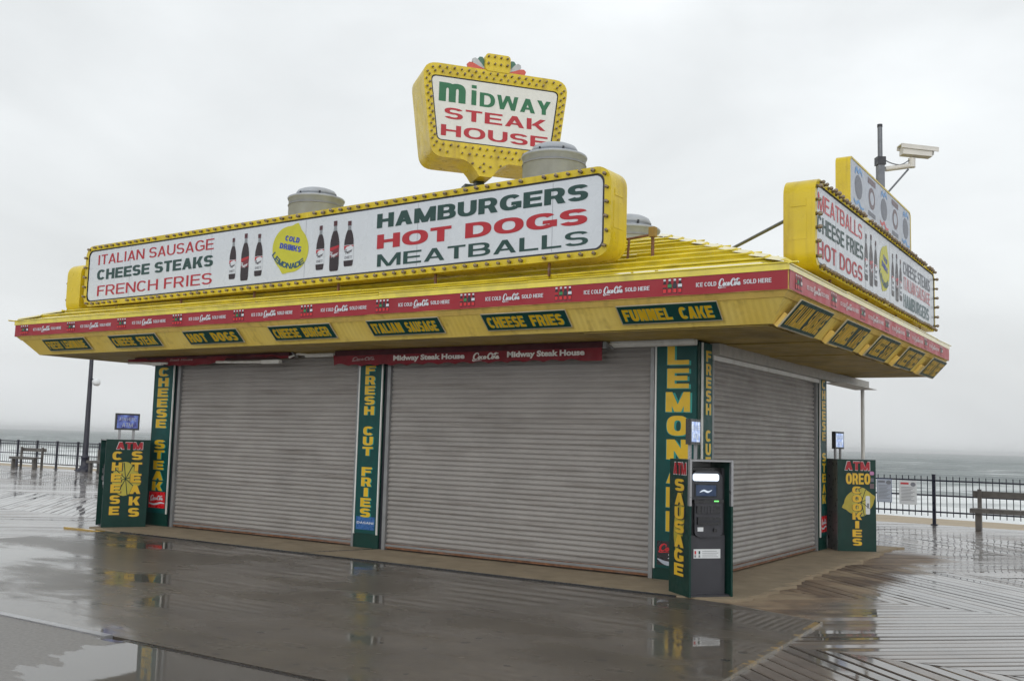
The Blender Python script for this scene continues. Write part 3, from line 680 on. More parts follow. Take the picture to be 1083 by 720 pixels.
def vent(x, y, zb, z1, zc, D=1.0):
    mb = MB(); r = D / 2
    mb.lathe((x, y, 0), [(r * .97, zb), (r * .97, z1 - .05), (r * 1.0, z1 - .045), (r * 1.02, z1 - .02), (r * 1.0, z1), (r * .72, z1 + .02), (r * .70, z1 + .03)], VENT, 40)
    mb.lathe((x, y, 0), [(r * .985, z1 - .16), (r * .995, z1 - .155), (r * .995, z1 - .145), (r * .985, z1 - .14)], STEEL, 40)
    o = mb.build('exhaust_vent', stand, SB)
    c = MB(); h = zc - z1
    c.lathe((x, y, 0), [(r * .68, z1 + .02), (r * .68, z1 + h * .32), (r * .72, z1 + h * .34), (r * .72, z1 + h * .50), (r * .66, z1 + h * .75), (r * .52, z1 + h * .92), (r * .25, zc), (.01, zc)], VENT, 40)
    for k in range(6):
        t = k * 1.047 + .4; c.box(Fr((x + r * .68 * math.cos(t), y + r * .68 * math.sin(t), z1), (-math.sin(t), math.cos(t), 0)), -.015, .015, h * .2, h * .45, -.01, .025, BLACK)
    c.build('vent_cap', o, SB)
vent(-2.9, 1.3, ZD - .05, 6.0, 6.19); vent(-7.8, 1.2, ZD - .1, 5.87, 6.05); vent(-2.12, 2.28, ZD - .05, 4.98, 5.20)

# header box over the right-hand shutter, carried on past the wall, and its white prop
b = MB(); b.box(RGT, .36, 7.95, 2.80, 2.948, .03, .16, mat('peeling_header', (.40, .39, .37), .5, var=.15, grime=.6, gcol=(.22, .19, .15), gscale=(6, 6, 6)))
b.build('header_box', stand, SB); b = MB(); b.box(RGT, .40, 5.0, 2.74, 2.80, .02, .07, WHITEP); b.build('header_rail', stand, SB)
b = MB(); b.box(RGT, 5.85, 7.95, 2.79, 2.799, -.10, .30, WHITEP); b.build('header_plate', stand, SB)
b = MB(); b.tube([(.05, 7.9, -.02), (.05, 7.9, 2.80)], .035, WHITEP, 12); b.build('prop_post', stand, SB)
b = MB(); b.box(LFT, -1.9, 5.75, 2.84, 2.945, .02, .2, WHITEP); b.build('header_box', stand, SB)
b = MB(); b.tube([(-1.10, -.13, 2.915), (.05, -.13, 2.915)], .040, WHITEP, 10); b.box(FRN, -1.10, .03, 2.945, 2.953, .02, .20, WHITEP)
b.build('awning_roller', stand, SB)

# awnings
def awning_right():
    fr = FRN.sub(0, 0, .27); x0, x1 = -5.83, -1.18
    mb = MB(); n = 90; vs = []; rows = 6
    for i in range(n + 1):
        x = x0 + (x1 - x0) * i / n; left = max(0, 1 - (x - x0) / .5)
        sc = .030 * abs(math.sin((x - x0) * math.pi / .29)) if x < x1 - .35 else .0
        zb = 2.705 + sc + left * .03; zt = 2.885
        for k in range(rows + 1):
            s = k / rows; vs.append(fr.p(x, zb + (zt - zb) * s, .012 * math.sin(x * 7.3) * (1 - s) - .04 * left * (1 - s)))
    q = rows + 1
    mb.add(vs, [(i * q + k, (i + 1) * q + k, (i + 1) * q + k + 1, i * q + k + 1) for i in range(n) for k in range(rows)], MAROON, True)
    a = MB(); a.tube([fr.p(x0 + .1, 2.91, -.06), fr.p(x1, 2.91, -.06)], .055, MAROOND, 12); a.box(fr, x0 + .04, x1, 2.872, 2.95, -.16, .006, MAROOND)
    root = a.build('awning', stand, SB); root['label'] = 'maroon awning rolled in with a lettered scalloped valance'
    mb.build('valance', root, SB)
    AWT = mat('white_awning_print', (.74, .72, .70), .6)
    t = MB()
    t.text(fr, 'Midway Steak House', -4.62, -3.33, 2.755, 2.855, .02, AWT, .045); t.build('lettering', root, SB); t = MB(); t.text(fr, 'Midway Steak House', -2.62, -1.42, 2.755, 2.858, .02, AWT, .045)
    t.build('lettering', root, SB); t = MB(); soda_script(t, fr, -3.19, 2.75, .46, .11, .02, AWT, 1.15); t.build('lettering', root, SB); t = MB(); soda_script(t, fr, -5.42, 2.79, .46, .06, .02, mat('dull_white_print', (.35, .22, .22), .6), 1.1)
    t.build('lettering', root, SB)
    h = MB(); h.box(fr, -1.175, -1.12, 2.86, 2.945, -.14, -.01, STEEL); h.tube([fr.p(-1.20, 2.88, -.03), fr.p(-1.05, 2.93, -.09), fr.p(-1.0, 2.90, -.12)], .018, WHITEP); h.tube([fr.p(-1.15, 2.94, -.02), fr.p(-1.04, 2.86, -.05)], .014, STEEL)
    h.build('arm_bracket', root, SB)
def awning_left():
    fr = FRN.sub(0, 0, .35); x0, x1 = -10.75, -6.70
    a = MB(); a.tube([fr.p(x0 + .3, 2.91, -.08), fr.p(x1, 2.91, -.08)], .05, MAROOND, 12); a.box(fr, x0 + .2, x1, 2.90, 2.95, -.16, .0, MAROOND)
    root = a.build('awning', stand, SB); root['label'] = 'maroon awning folded up untidily over its white front bar'
    mb = MB(); n = 80; vs = []; rows = 5; r = random.Random(8)
    ph = [r.uniform(0, 6) for _ in range(6)]
    for i in range(n + 1):
        x = x0 + (x1 - x0) * i / n; u = (x - x0)
        zb = 2.81 + .035 * math.sin(u * 2.1 + ph[0]) + .018 * abs(math.sin(u * 9 + ph[1])) + (.05 if u > 2.6 else 0); zt = 2.925
        zb = min(zb, 2.895)
        for k in range(rows + 1):
            s = k / rows; vs.append(fr.p(x, zb + (zt - zb) * s, .03 * math.sin(x * 6 + 2 * s) * (1 - s)))
    q = rows + 1
    mb.add(vs, [(i * q + k, (i + 1) * q + k, (i + 1) * q + k + 1, i * q + k + 1) for i in range(n) for k in range(rows)], MAROON, True)
    mb.build('valance', root, SB)
    t = MB(); t.text(fr, 'Steak House', -9.55, -8.95, 2.865, 2.905, .032, mat('dull_white_print', (.35, .22, .22), .6), .03, .3); t.build('lettering', root, SB)
    h = MB(); h.tube([fr.p(-8.35, 2.825, .03), fr.p(-6.92, 2.80, .03)], .022, WHITEP); h.box(fr, -7.25, -6.85, 2.775, 2.83, .0, .07, WHITEP)
    h.build('front_bar', root, SB); h = MB(); h.tube([fr.p(-10.7, 2.86, .02), fr.p(-9.6, 2.83, .04)], .02, WHITEP); h.box(fr, -10.0, -9.75, 2.80, 2.85, .0, .06, WHITEP)
    h.build('front_bar', root, SB)
    h = MB(); h.tube([fr.p(-6.72, 2.87, -.02), fr.p(-6.58, 2.93, -.08), fr.p(-6.3, 2.90, -.12)], .018, WHITEP); h.tube([fr.p(-6.66, 2.95, -.02), fr.p(-6.55, 2.87, -.05)], .014, STEEL); h.tube([fr.p(-6.45, 2.90, -.12), fr.p(-5.85, 2.90, -.12)], .03, WHITEP)
    h.build('arm_bracket', root, SB)
awning_right(); awning_left()

# ------------------------------------------------------------------ red banners round the eaves
def banner(fr, L0, L1, cl, face, name, label, seed, faded):
    base = fr.p(L0, 0, 0); root = thing(name, label, 'banner', base); m = REDS if faded else REDB
    mb = MB(); n = 60; vs = []; rr = random.Random(seed)
    for i in range(n + 1):
        a = L0 + (L1 - L0) * i / n; j = rr.uniform(-.003, .003)
        for b_ in (.004, .105, .206): vs.append(fr.p(a, b_ + (j if b_ != .105 else 0), .008 + (.002 * math.sin(a * 5 + b_ * 20))))
    mb.add(vs, [(i * 3 + k, (i + 1) * 3 + k, (i + 1) * 3 + k + 1, i * 3 + k + 1) for i in range(n) for k in range(2)], m, True)
    mb.build('strip', root, base)
    t = MB(); wh = mat('faded_white_print', (.66, .60, .60), .4) if faded else WHITE
    for c in cl:
        if L0 < c + .24 and c + 1.13 < L1 + .05:
            t = MB(); t.text(fr, 'ICE COLD', c + .275, c + .505, .082, .128, .013, wh, .02); soda_script(t, fr, c + .53, .062, .25, .10, .013, wh, 1.15); t.text(fr, 'SOLD HERE', c + .80, c + 1.10, .082, .128, .013, wh, .02)
            t.build('lettering', root, base)
    caps = (.75, .75, .75)
    gm = mat('printed_green_label', (.03, .22, .07), .4); dk = mat('printed_dark_label', (.02, .02, .035), .4)
    for c in cl:
        if c < L0 + .1 or c > L1 - .1: continue
        q = MB()
        for i, lm in enumerate((RED, gm, dk, wh)):
            x = c - .09 + .06 * i
            q.poly(fr, [(x - .022, .03), (x + .022, .03), (x + .022, .125), (x + .010, .165), (x - .010, .165), (x - .022, .125)], .0125, SODA)
            q.poly(fr, [(x - .014, .168), (x + .014, .168), (x + .014, .188), (x - .014, .188)], .0128, wh)
            q.rect(fr, x - .024, x + .024, .098, .130, .0135, lm); q.rect(fr, x - .018, x + .018, .038, .080, .0135, REDC)
        q.build('bottle_picture', root, base)
bf = Fr((0, EY, ZB), (1, 0, 0)); br = Fr((EX, 0, ZB), (0, 1, 0))
banner(bf, EXL + .005, EX - .005, [-11.93 + 1.3695 * k for k in range(10)], None, 'eave_banner', 'long red soft drink banner along the front eave', 1, False)
banner(br, EY + .005, EYB - .005, [-1.315 + 1.318 * k for k in range(7)], None, 'eave_banner', 'faded pinkish red drink banner along the right side eave', 2, True)

# ------------------------------------------------------------------ menu boards under the eaves
FRONTMENU = ['FRESH LEMONADE', 'CHEESE STEAK', 'HOT DOGS', 'CHEESE BURGER', 'ITALIAN SAUSAGE', 'CHEESE FRIES', 'FUNNEL CAKE']
SIDEMENU = ['ITALIAN SAUSAGE', 'FUNNEL CAKE', 'CHEESE STEAK', 'CHEESE FRIES', 'FRENCH FRIES']
def menu(fr, a0, b0, wd, ht, txt, label, off, group, dull=False):
    base = fr.p(a0 + wd / 2, b0, off); root = thing('menu_sign', label, 'sign', base, group)
    b = MB(); b.box(fr, a0, a0 + wd, b0, b0 + ht, off, off + .016, mat('aged_board_edge', (.42, .38, .28), .5)); b.box(fr, a0 + .014, a0 + wd - .004, b0 + .016, b0 + ht - .006, off + .016, off + .019, MENU); b.build('panel', root, base)
    t = MB(); words = txt.split(' '); n = len(txt); x = a0 + .06; cw = (wd - .13) / n
    for wo_ in words:
        w = cw * len(wo_)
        t.text(fr, wo_, x + .008, x + w + .008, b0 + .048, b0 + ht - .052, off + .0205, TEALS, .075); t.text(fr, wo_, x, x + w, b0 + .052, b0 + ht - .045, off + .023, YLO if dull else YL, .05 if dull else .075); x += w + cw
    t.build('lettering', root, base)
fsl = Fr((0, SYo, ZS), (1, 0, 0), V((0, EY - SYo, ZB - ZS)))
for k, s in enumerate(FRONTMENU):
    menu(fsl, (-11.47, -9.62, -7.76, -5.90, -4.04, -2.18, -.32)[k], .095, 1.20, .265, s, 'front eave menu board reading ' + s + ' in yellow on dark green', .012, 'menu boards along the front eave')
rsl = Fr((SXo, 0, ZS), (0, 1, 0), V((EX - SXo, 0, ZB - ZS)))
for k, s in enumerate(SIDEMENU):
    menu(rsl, (-1.27, .53, 2.27, 4.00, 5.88)[k], .015, 1.22 if k < 1 else 1.14, .37, s, 'right side menu board in dull yellow lettering, ' + ('nearest the corner', 'second from the corner', 'in the middle of five', 'second from the far end', 'at the far end')[k], .05, 'menu boards along the right eave', True)

# ------------------------------------------------------------------ bulbs
def bulb_mesh():
    mb = MB(); mb.lathe((0, 0, 0), [(.013, -.002), (.016, .0), (.016, .012), (.011, .014)], SOCK, 8)
    mb.lathe((0, 0, 0), [(.010, .014), (.017, .022), (.021, .034), (.019, .046), (.011, .055), (.001, .058)], BULB, 8)
    return mb
BULBME = None
def put_bulbs(root, base, fr, pts, w, scale=1.0):
    global BULBME
    if BULBME is None:
        o = bulb_mesh().build('light_bulb'); BULBME = o.data; bpy.data.objects.remove(o)
    rot = Matrix((fr.u, fr.v, fr.n)).transposed().to_4x4()
    sc = Matrix.Scale(scale, 4)
    pts = sorted(pts, key=lambda p: (fr.p(*p) - V(cam.matrix_world.translation)).length)
    rb_ = random.Random(len(pts))
    pts = [p for p in pts if rb_.random() > .025]
    for a, b in pts[:100]:
        o = bpy.data.objects.new('light_bulb', BULBME); COL.objects.link(o); o.parent = root
        o.matrix_local = Matrix.Translation(fr.p(a, b, w) - V(base)) @ rot @ Matrix.Rotation(rb_.gauss(0, .10), 4, 'X') @ Matrix.Rotation(rb_.gauss(0, .10), 4, 'Y') @ sc @ Matrix.Scale(rb_.uniform(.86, 1.1), 4)
    if pts[100:]:
        mb = MB(); src = bulb_mesh()
        for a, b in pts[100:]:
            T = Matrix.Translation(fr.p(a, b, w)) @ rot @ sc; k = len(mb.v); mb.v += [T @ v for v in src.v]
            for f, mi, sm in zip(src.f, src.m, src.sm): mb.f.append([k + i for i in f]); mb.m.append(mb.mi(src.mats[mi])); mb.sm.append(sm)
        mb.build('light_bulbs', root, base, 'stuff')
def along(loop, step, off=0.0):
    out = []; n = len(loop); seg = [(V(loop[i]), V(loop[(i + 1) % n])) for i in range(n)]; tot = sum((b - a).length for a, b in seg)
    k = round(tot / step); st = tot / k; d = off * st; acc = 0
    for a, b in seg:
        l = (b - a).length
        while d < acc + l:
            p = a + (b - a) * ((d - acc) / l); out.append((p.x, p.y)); d += st
        acc += l
    return out

# ------------------------------------------------------------------ printed pictures
def bottle(mb, fr, a0, a1, b0, b1, w, red):
    c = (a0 + a1) / 2; W = a1 - a0; H = b1 - b0
    def P(pr): return [(c + r * W, b0 + h * H) for r, h in pr] + [(c - r * W, b0 + h * H) for r, h in reversed(pr)]
    mb.poly(fr, P([(.34, 0), (.42, .02), (.46, .10), (.46, .30), (.43, .36), (.46, .48), (.44, .58), (.34, .70), (.22, .78), (.17, .80)]), w, SODA)
    mb.poly(fr, P([(.17, .80), (.14, .86), (.15, .91)]), w + .0004, GLASSP)
    mb.poly(fr, P([(.17, .90), (.17, 1.0)]), w + .0008, mat('dark_bottle_cap', (.07, .012, .02), .4))
    lm = RED if red else WHITE
    if red:
        mb.poly(fr, P([(.45, .28), (.43, .36), (.46, .47)]), w + .0008, mat('deep_red_label', (.16, .01, .02), .4))
        mb.poly(fr, [(c - .44 * W, b0 + .40 * H), (c, b0 + .43 * H), (c + .45 * W, b0 + .47 * H), (c + .44 * W, b0 + .51 * H), (c - .44 * W, b0 + .47 * H)], w + .0012, RED)
    else:
        mb.poly(fr, P([(.47, .13), (.47, .30), (.45, .36), (.47, .47)]), w + .0008, WHITE)
        mb.poly(fr, [(c - .45 * W, b0 + .36 * H), (c - .2 * W, b0 + .43 * H), (c + .2 * W, b0 + .455 * H), (c + .46 * W, b0 + .42 * H), (c + .46 * W, b0 + .46 * H), (c - .46 * W, b0 + .46 * H)], w + .0012, RED)
    f2 = fr.sub(c, b0 + .30 * H).rot(.25); tm = WHITE if red else SODA
    mb.text(f2, 'Dr', -.36 * W, -.10 * W, .045 * H, .115 * H, w + .0016, tm, .03, .3); mb.text(f2, 'Pepper', -.30 * W, .40 * W, -.03 * H, .055 * H, w + .0018, tm, .03, .3)
    if not red: mb.text(fr, 'DIET', c - .36 * W, c + .36 * W, b0 + .165 * H, b0 + .225 * H, w + .0016, INK, .04)
def lemon_outline(c, d, rx, ry, tilt):
    out = []
    for k in range(48):
        t = 2 * math.pi * k / 48; r = 1.0 + .20 * math.exp(-((t - math.pi / 2) / .17) ** 2) + .14 * math.exp(-((t - 3 * math.pi / 2) / .17) ** 2)
        x, y = rx * r * math.cos(t), ry * r * math.sin(t); out.append((c + x * math.cos(tilt) - y * math.sin(tilt), d + x * math.sin(tilt) + y * math.cos(tilt)))
    return out
def lemon(mb, fr, c, d, rx, ry, w):
    mb.poly(fr, lemon_outline(c, d, rx, ry, -.38), w, LEMON)
    f = fr.sub(c, d).rot(-.22)
    mb.text(f, 'COLD', -.15 * rx / .4, .17 * rx / .4, .115 * ry / .36, .20 * ry / .36, w + .002, BLUE, .05)
    mb.text(f, 'DRINKS', -.24 * rx / .4, .24 * rx / .4, -.02 * ry / .36, .07 * ry / .36, w + .002, BLUE, .05)
    s = 'LEMONADE'
    for i, ch in enumerate(s):
        t = -2.45 + 1.72 * i / 7; R0 = .86
        px, py = .36 * rx / .4 * math.cos(t) / .9, (.30 * math.sin(t) + .04) * ry / .36
        g = f.sub(px, py).rot((t + math.pi / 2) * .8); hw = .052 * rx / .4; mb.text(g, ch, -hw, hw, -.045 * ry / .36, .045 * ry / .36, w + .002, mat('navy_green_lettering', (.01, .07, .13), .4), .03)

# ------------------------------------------------------------------ big roof signs
def roof_sign(fr, L, H, D, rad, ins, name, label, bulbs, bw=1.0, rb=None, brace=None):
    base = fr.p(L / 2, 0, -D / 2); root = thing(name, label, 'sign', base)
    oc = rrect(0, L, 0, H, rad); mid = rrect(.012, L - .012, .012, H - .012, rad); ic = rrect(ins, L - ins, ins * .93, H - ins * .93, rad * .55); ic2 = rrect(ins + .028, L - ins - .028, ins * .93 + .024, H - ins * .93 - .024, rad * .5)
    mb = MB(); mb.wall(fr, oc, -D, -.012, YEL, smooth=True); mb.ring(fr, oc, mid, 0, YEL); mb.wall(fr, oc, -.012, 0, YEL, smooth=True); mb.ring(fr, mid, ic, .0, YEL); mb.wall(fr, ic, -.02, 0, BLACK, True)
    mb.poly(fr, oc[::-1], -D, YEL)
    # access plates and seams on the end caps
    for a, s in ((0, -1), (L, 1)):
        ef = Fr(fr.p(a, 0, 0), -fr.n if s > 0 else fr.n, fr.v)
        q0 = .0 if s > 0 else -D
        mb.box(ef, q0 + D * .22, q0 + D * .72, H * .68, H * .76, .001, .006, YEL); mb.box(ef, q0 + D * .18, q0 + D * .74, H * .32, H * .62, .001, .004, YEL)
    for a in [L * i / 4 for i in (1, 2, 3)]:
        mb.box(fr, a - .006, a + .006, H - .002, H + .004, -D + .01, -.01, RUST); mb.box(fr, a - .006, a + .006, -.004, .002, -D + .01, -.01, RUST)
    # fixing legs down to the roof
    k = max(3, int(L / 1.6))
    for i in range(k): mb.box(fr, L * (i + .5) / k - .012, L * (i + .5) / k + .012, -.16, .01, -.10, -.07, RUST)
    o = mb.build('cabinet', root, base)
    b = MB(); b.ring(fr, ic, ic2, -.011, BLACK); b.build('black_trim', root, base)
    p = MB(); p.poly(fr, ic2, -.008, WHITE)
    for a in [L * (i + .62) / 5 for i in range(5)]: p.rect(fr, a, a + .005, ins + .03, H - ins - .03, -.0065, INK)
    p.build('face_panel', root, base)
    put_bulbs(root, base, fr, along(rrect(ins * .5, L - ins * .5, ins * .47, H - ins * .47, rad * .8), bulbs), .0, bw)
    return root, base
ffr = Fr((-11.071, -1.10, 3.795), (.99931, -.037137, 0))
root, base = roof_sign(ffr, 10.636, 1.073, .38, .20, .088, 'roof_sign', 'long white front roof sign edged with bulbs reading HAMBURGERS HOT DOGS MEATBALLS', .172, 1.15)
t = MB(); w = -.004
for s, a0, a1, b0, b1, m, bo in (('ITALIAN SAUSAGE', .365, 3.51, .72, .893, RED, .008), ('CHEESE STEAKS', .365, 3.51, .452, .632, GREENL, .04), ('FRENCH FRIES', .40, 3.505, .172, .35, RED, .008),
                            ('HAMBURGERS', 6.97, 10.325, .692, .89, GREENL, .045), ('HOT DOGS', 6.985, 10.32, .405, .60, RED, .045), ('MEATBALLS', 7.0, 10.335, .158, .328, GREENL, .018)):
    t = MB(); t.text(ffr, s, a0, a1, b0, b1, w, m, bo); t.build('lettering', root, base)
for a0, a1, b0, b1, rd in ((3.90, 4.065, .21, .85, 0), (4.17, 4.365, .168, .892, 1), (4.485, 4.668, .215, .856, 0), (5.80, 5.975, .205, .845, 0), (6.075, 6.275, .166, .884, 1), (6.355, 6.552, .213, .853, 0)):
    q = MB(); bottle(q, ffr, a0, a1, b0, b1, w, rd); q.build('bottle_picture', root, base)
q = MB(); lemon(q, ffr, 5.262, .562, .392, .338, w); q.build('lemon_picture', root, base)

sfr = Fr((1.55, -.279, 3.704), (0, 1, 0))
root, base = roof_sign(sfr, 7.11, 1.076, .37, .20, .075, 'roof_sign', 'weathered right side roof sign edged with bulbs reading MEATBALLS CHEESE FRIES HOT DOGS', .165, 1.25)
t = MB()
for s, a0, a1, b0, b1, m, bo in (('MEATBALLS', .13, 2.15, .715, .915, FADED, .008), ('CHEESE FRIES', .10, 2.2, .45, .645, GREENL, .02), ('HOT DOGS', .11, 2.15, .155, .36, RED, .02),
                            ('CHEESE STEAKS', 4.63, 6.7, .655, .855, INK, .02), ('ITALIAN SAUSAGE', 4.65, 6.68, .42, .62, mat('pale_faded_red', (.60, .22, .24), .4), .006), ('HAMBURGERS', 4.63, 6.57, .145, .35, mat('faded_dark_green', (.10, .16, .17), .4), .02)):
    t = MB(); t.text(sfr, s, a0, a1, b0, b1, w, m, bo); t.build('lettering', root, base)
for i, (a0, a1) in enumerate(((2.27, 2.45), (2.53, 2.73), (2.80, 2.98), (3.84, 4.01), (4.09, 4.29), (4.36, 4.53))):
    q = MB(); bottle(q, sfr, a0, a1, .21 if i % 3 != 1 else .17, .84 if i % 3 != 1 else .88, w, i % 3 == 1); q.build('bottle_picture', root, base)
q = MB(); lemon(q, sfr, 3.40, .535, .30, .325, w); q.build('lemon_picture', root, base)
q = MB(); q.tube([(1.19, -.06, 4.36), (-.25, 1.30, 4.25)], .022, POLEG, 8); q.build('stay_rod', root, base)

# small sign standing above the side sign
f3 = Fr((1.14, 2.87, 4.66), (0, 1, 0)); L3, H3, D3 = 4.12, 1.24, .21
base = f3.p(L3 / 2, 0, -.1); root = thing('roof_sign', 'smaller yellow sided sign with blue and brown picture logos, standing behind the side sign', 'sign', base)
oc = rrect(0, L3, 0, H3, .10); ic = rrect(.03, L3 - .03, .03, H3 - .03, .08)
mb = MB(); mb.wall(f3, oc, -D3, 0, YEL, smooth=True); mb.ring(f3, oc, ic, 0, YEL); mb.poly(f3, oc[::-1], -D3, YEL); mb.wall(f3, ic, -.01, 0, YEL, True)
for a in (.5, 3.6): mb.box(f3, a - .04, a + .04, -.55, .02, -.15, -.07, POLEG)
mb.build('cabinet', root, base)
p = MB(); p.poly(f3, ic, -.008, GRAYW); p.build('face_panel', root, base)
for i in range(5):
    c = .50 + i * .80; q = MB()
    if i % 2 == 0:
        q.poly(f3, [(c + .21 * math.cos(t_), .87 + .18 * math.sin(t_)) for t_ in [k * math.pi / 12 for k in range(24)]], -.005, GREYD)
        q.ribbon(f3, [(c - .20, 1.04, .03), (c - .12, 1.13, .06), (c + .0, 1.09, .05), (c + .10, 1.15, .06), (c + .22, 1.08, .03)], -.004, ICEB)
        q.ribbon(f3, [(c - .28, .64, .03), (c - .15, .60, .05), (c, .65, .05), (c + .12, .58, .05), (c + .3, .60, .02)], -.004, ICEB if i != 2 else FADED)
    else:
        q.rect(f3, c - .24, c + .24, 1.08, 1.17, -.005, BROWNP); q.poly(f3, [(c + .20 * math.cos(t_), .87 + .17 * math.sin(t_)) for t_ in [k * math.pi / 12 for k in range(24)]], -.005, BROWNP)
        q.poly(f3, [(c + .12 * math.cos(t_), .87 + .10 * math.sin(t_)) for t_ in [k * math.pi / 12 for k in range(24)]], -.004, GRAYW); q.rect(f3, c - .22, c + .22, .58, .65, -.005, GREYD)
    q.build('picture_logo', root, base)

# yellow box sign at the left end of the roof, seen edge on
f4 = Fr((-11.62, 6.2, 3.70), (0, -1, 0)); base = f4.p(3.6, 0, -.2); root = thing('roof_sign', 'yellow rounded sign box seen edge on at the left end of the roof', 'sign', base)
oc = rrect(0, 7.28, 0, .90, .20); ic = rrect(.09, 7.19, .09, .81, .12)
mb = MB(); mb.wall(f4, oc, -.40, 0, YEL, smooth=True); mb.poly(f4, oc[::-1], -.40, YEL); mb.ring(f4, oc, ic, 0, YEL)
for a in (.8, 3.6, 6.6): mb.box(f4, a - .02, a + .02, -.25, .02, -.3, -.1, RUST)
mb.build('cabinet', root, base); p = MB(); p.poly(f4, ic, -.006, WHITE); p.build('face_panel', root, base)
put_bulbs(root, base, f4, along(rrect(.045, 7.235, .045, .855, .16), .3), 0, 1.2)

# ------------------------------------------------------------------ pylon sign
ph = .9; pf = Fr((-4.444, 1.689, 0), (math.cos(ph), math.sin(ph), 0)); D = .84
base = V((-4.444, 1.689, ZD)); root = thing('pylon_sign', 'tall yellow pole sign with dotted bulbs reading Midway Steak House', 'sign', base)
tl, tr, brp, bl = (-1.15, 7.805), (1.435, 7.805), (1.232, 6.232), (-.94, 6.232)
oc = rpoly([bl, brp, tr, tl], .24)
mb = MB(); mb.wall(pf, oc, -D, 0, YEL, smooth=True)
ic = rpoly([(-.855, 6.51), (1.125, 6.51), (1.255, 7.60), (-.995, 7.60)], .09); ic2 = rpoly([(-.835, 6.53), (1.105, 6.53), (1.235, 7.58), (-.975, 7.58)], .08)
mb.ring(pf, oc, ic, 0, YEL); mb.wall(pf, ic, -.02, 0, BLACK, True)
ob = [(a, b) for a, b in oc]; mb.poly(pf, ob[::-1], -D, YEL)
mb.build('cabinet', root, base)
b = MB(); b.ring(pf, ic, ic2, -.011, BLACK); b.build('black_trim', root, base)
p = MB(); p.poly(pf, ic2, -.008, mat('ivory_acrylic', (.66, .66, .63), .3, var=.03, grime=.2, gcol=(.5, .48, .42))); p.build('face_panel', root, base)
# crown block, neck and fan
c = MB(); c.prism(pf, rrect(-.068, .372, 7.79, 8.09, .06), -D * .8, .012, YEL); c.build('crown', root, base)
nk = [(-.62, 6.25)] + [(-.62 + .50 * s, 6.25 - .27 * s ** 3.2) for s in [k / 8 for k in range(1, 9)]] + [(.10, 5.98)] + [(.10 + .50 * s, 6.25 - .27 * (1 - s) ** 3.2) for s in [k / 8 for k in range(1, 9)]]
c = MB(); c.prism(pf, nk, -D * .62, .004, YEL); c.build('neck', root, base)
for sgn, c0 in ((-1, -.068), (1, .372)):
    for ang, L_, m in ((62, .27, mat('fan_green', (.06, .16, .12), .4)), (38, .31, mat('fan_grey', (.42, .44, .46), .4)), (14, .35, mat('fan_red', (.55, .09, .06), .4))):
        d = R(ang); fr = Fr(pf.p(c0 - sgn * .04, 7.80, -.05 - .004 * ang / 10), pf.u, pf.v).rot(d if sgn > 0 else math.pi - d)
        pet = [(0, -.015), (L_ * .75, -.055), (L_ * .92, -.045), (L_, 0), (L_ * .92, .045), (L_ * .75, .055), (0, .015)]
        q = MB(); q.prism(fr, pet, -.05 + .003 * ang / 14, .0 + .003 * ang / 14, m); q.build('fan_petal', root, base)
t = MB(); w = -.004
t.text(pf, 'm', -.845, -.39, 7.17, 7.49, w, GREENP, .045); t.text(pf, 'i', -.29, -.205, 7.17, 7.51, w, GREENP, .04); t.text(pf, 'DWAY', -.145, 1.115, 7.165, 7.405, w, GREENP, .026); t.build('lettering', root, base); t = MB()
t.text(pf, 'STEAK', -.74, 1.03, 6.885, 7.075, w, RED, .026); t.build('lettering', root, base); t = MB(); t.text(pf, 'HOUSE', -.79, 1.07, 6.595, 6.782, w, RED, .026); t.build('lettering', root, base)
pts = []
def ringpath(f0):
    o_ = [tl, tr, brp, bl]; i_ = [(-.995, 7.60), (1.255, 7.60), (1.125, 6.51), (-.855, 6.51)]
    return [(a[0] * (1 - f0) + b[0] * f0, a[1] * (1 - f0) + b[1] * f0) for a, b in zip(o_, i_)]
pts += along(rpoly(ringpath(.34), .20), .125); pts += along(rpoly(ringpath(.72), .12), .125, .5)
for a in (-.02, .09, .20, .31): pts += [(a, 8.03), (a - .02 + .02, 7.91)]
pts += [(-.25, 6.17), (-.05, 6.19), (-.12, 6.12), (.06, 6.15), (.24, 6.18), (-.05, 6.06)]
put_bulbs(root, base, pf, pts, .013, .95)
q = MB(); q.box(pf, -.08, .06, ZD - .03, 6.0, -.46, -.30, DKPOLE); q.box(pf, -.28, .20, 5.82, 5.90, -.5, -.26, DKPOLE); q.build('pole', root, base)

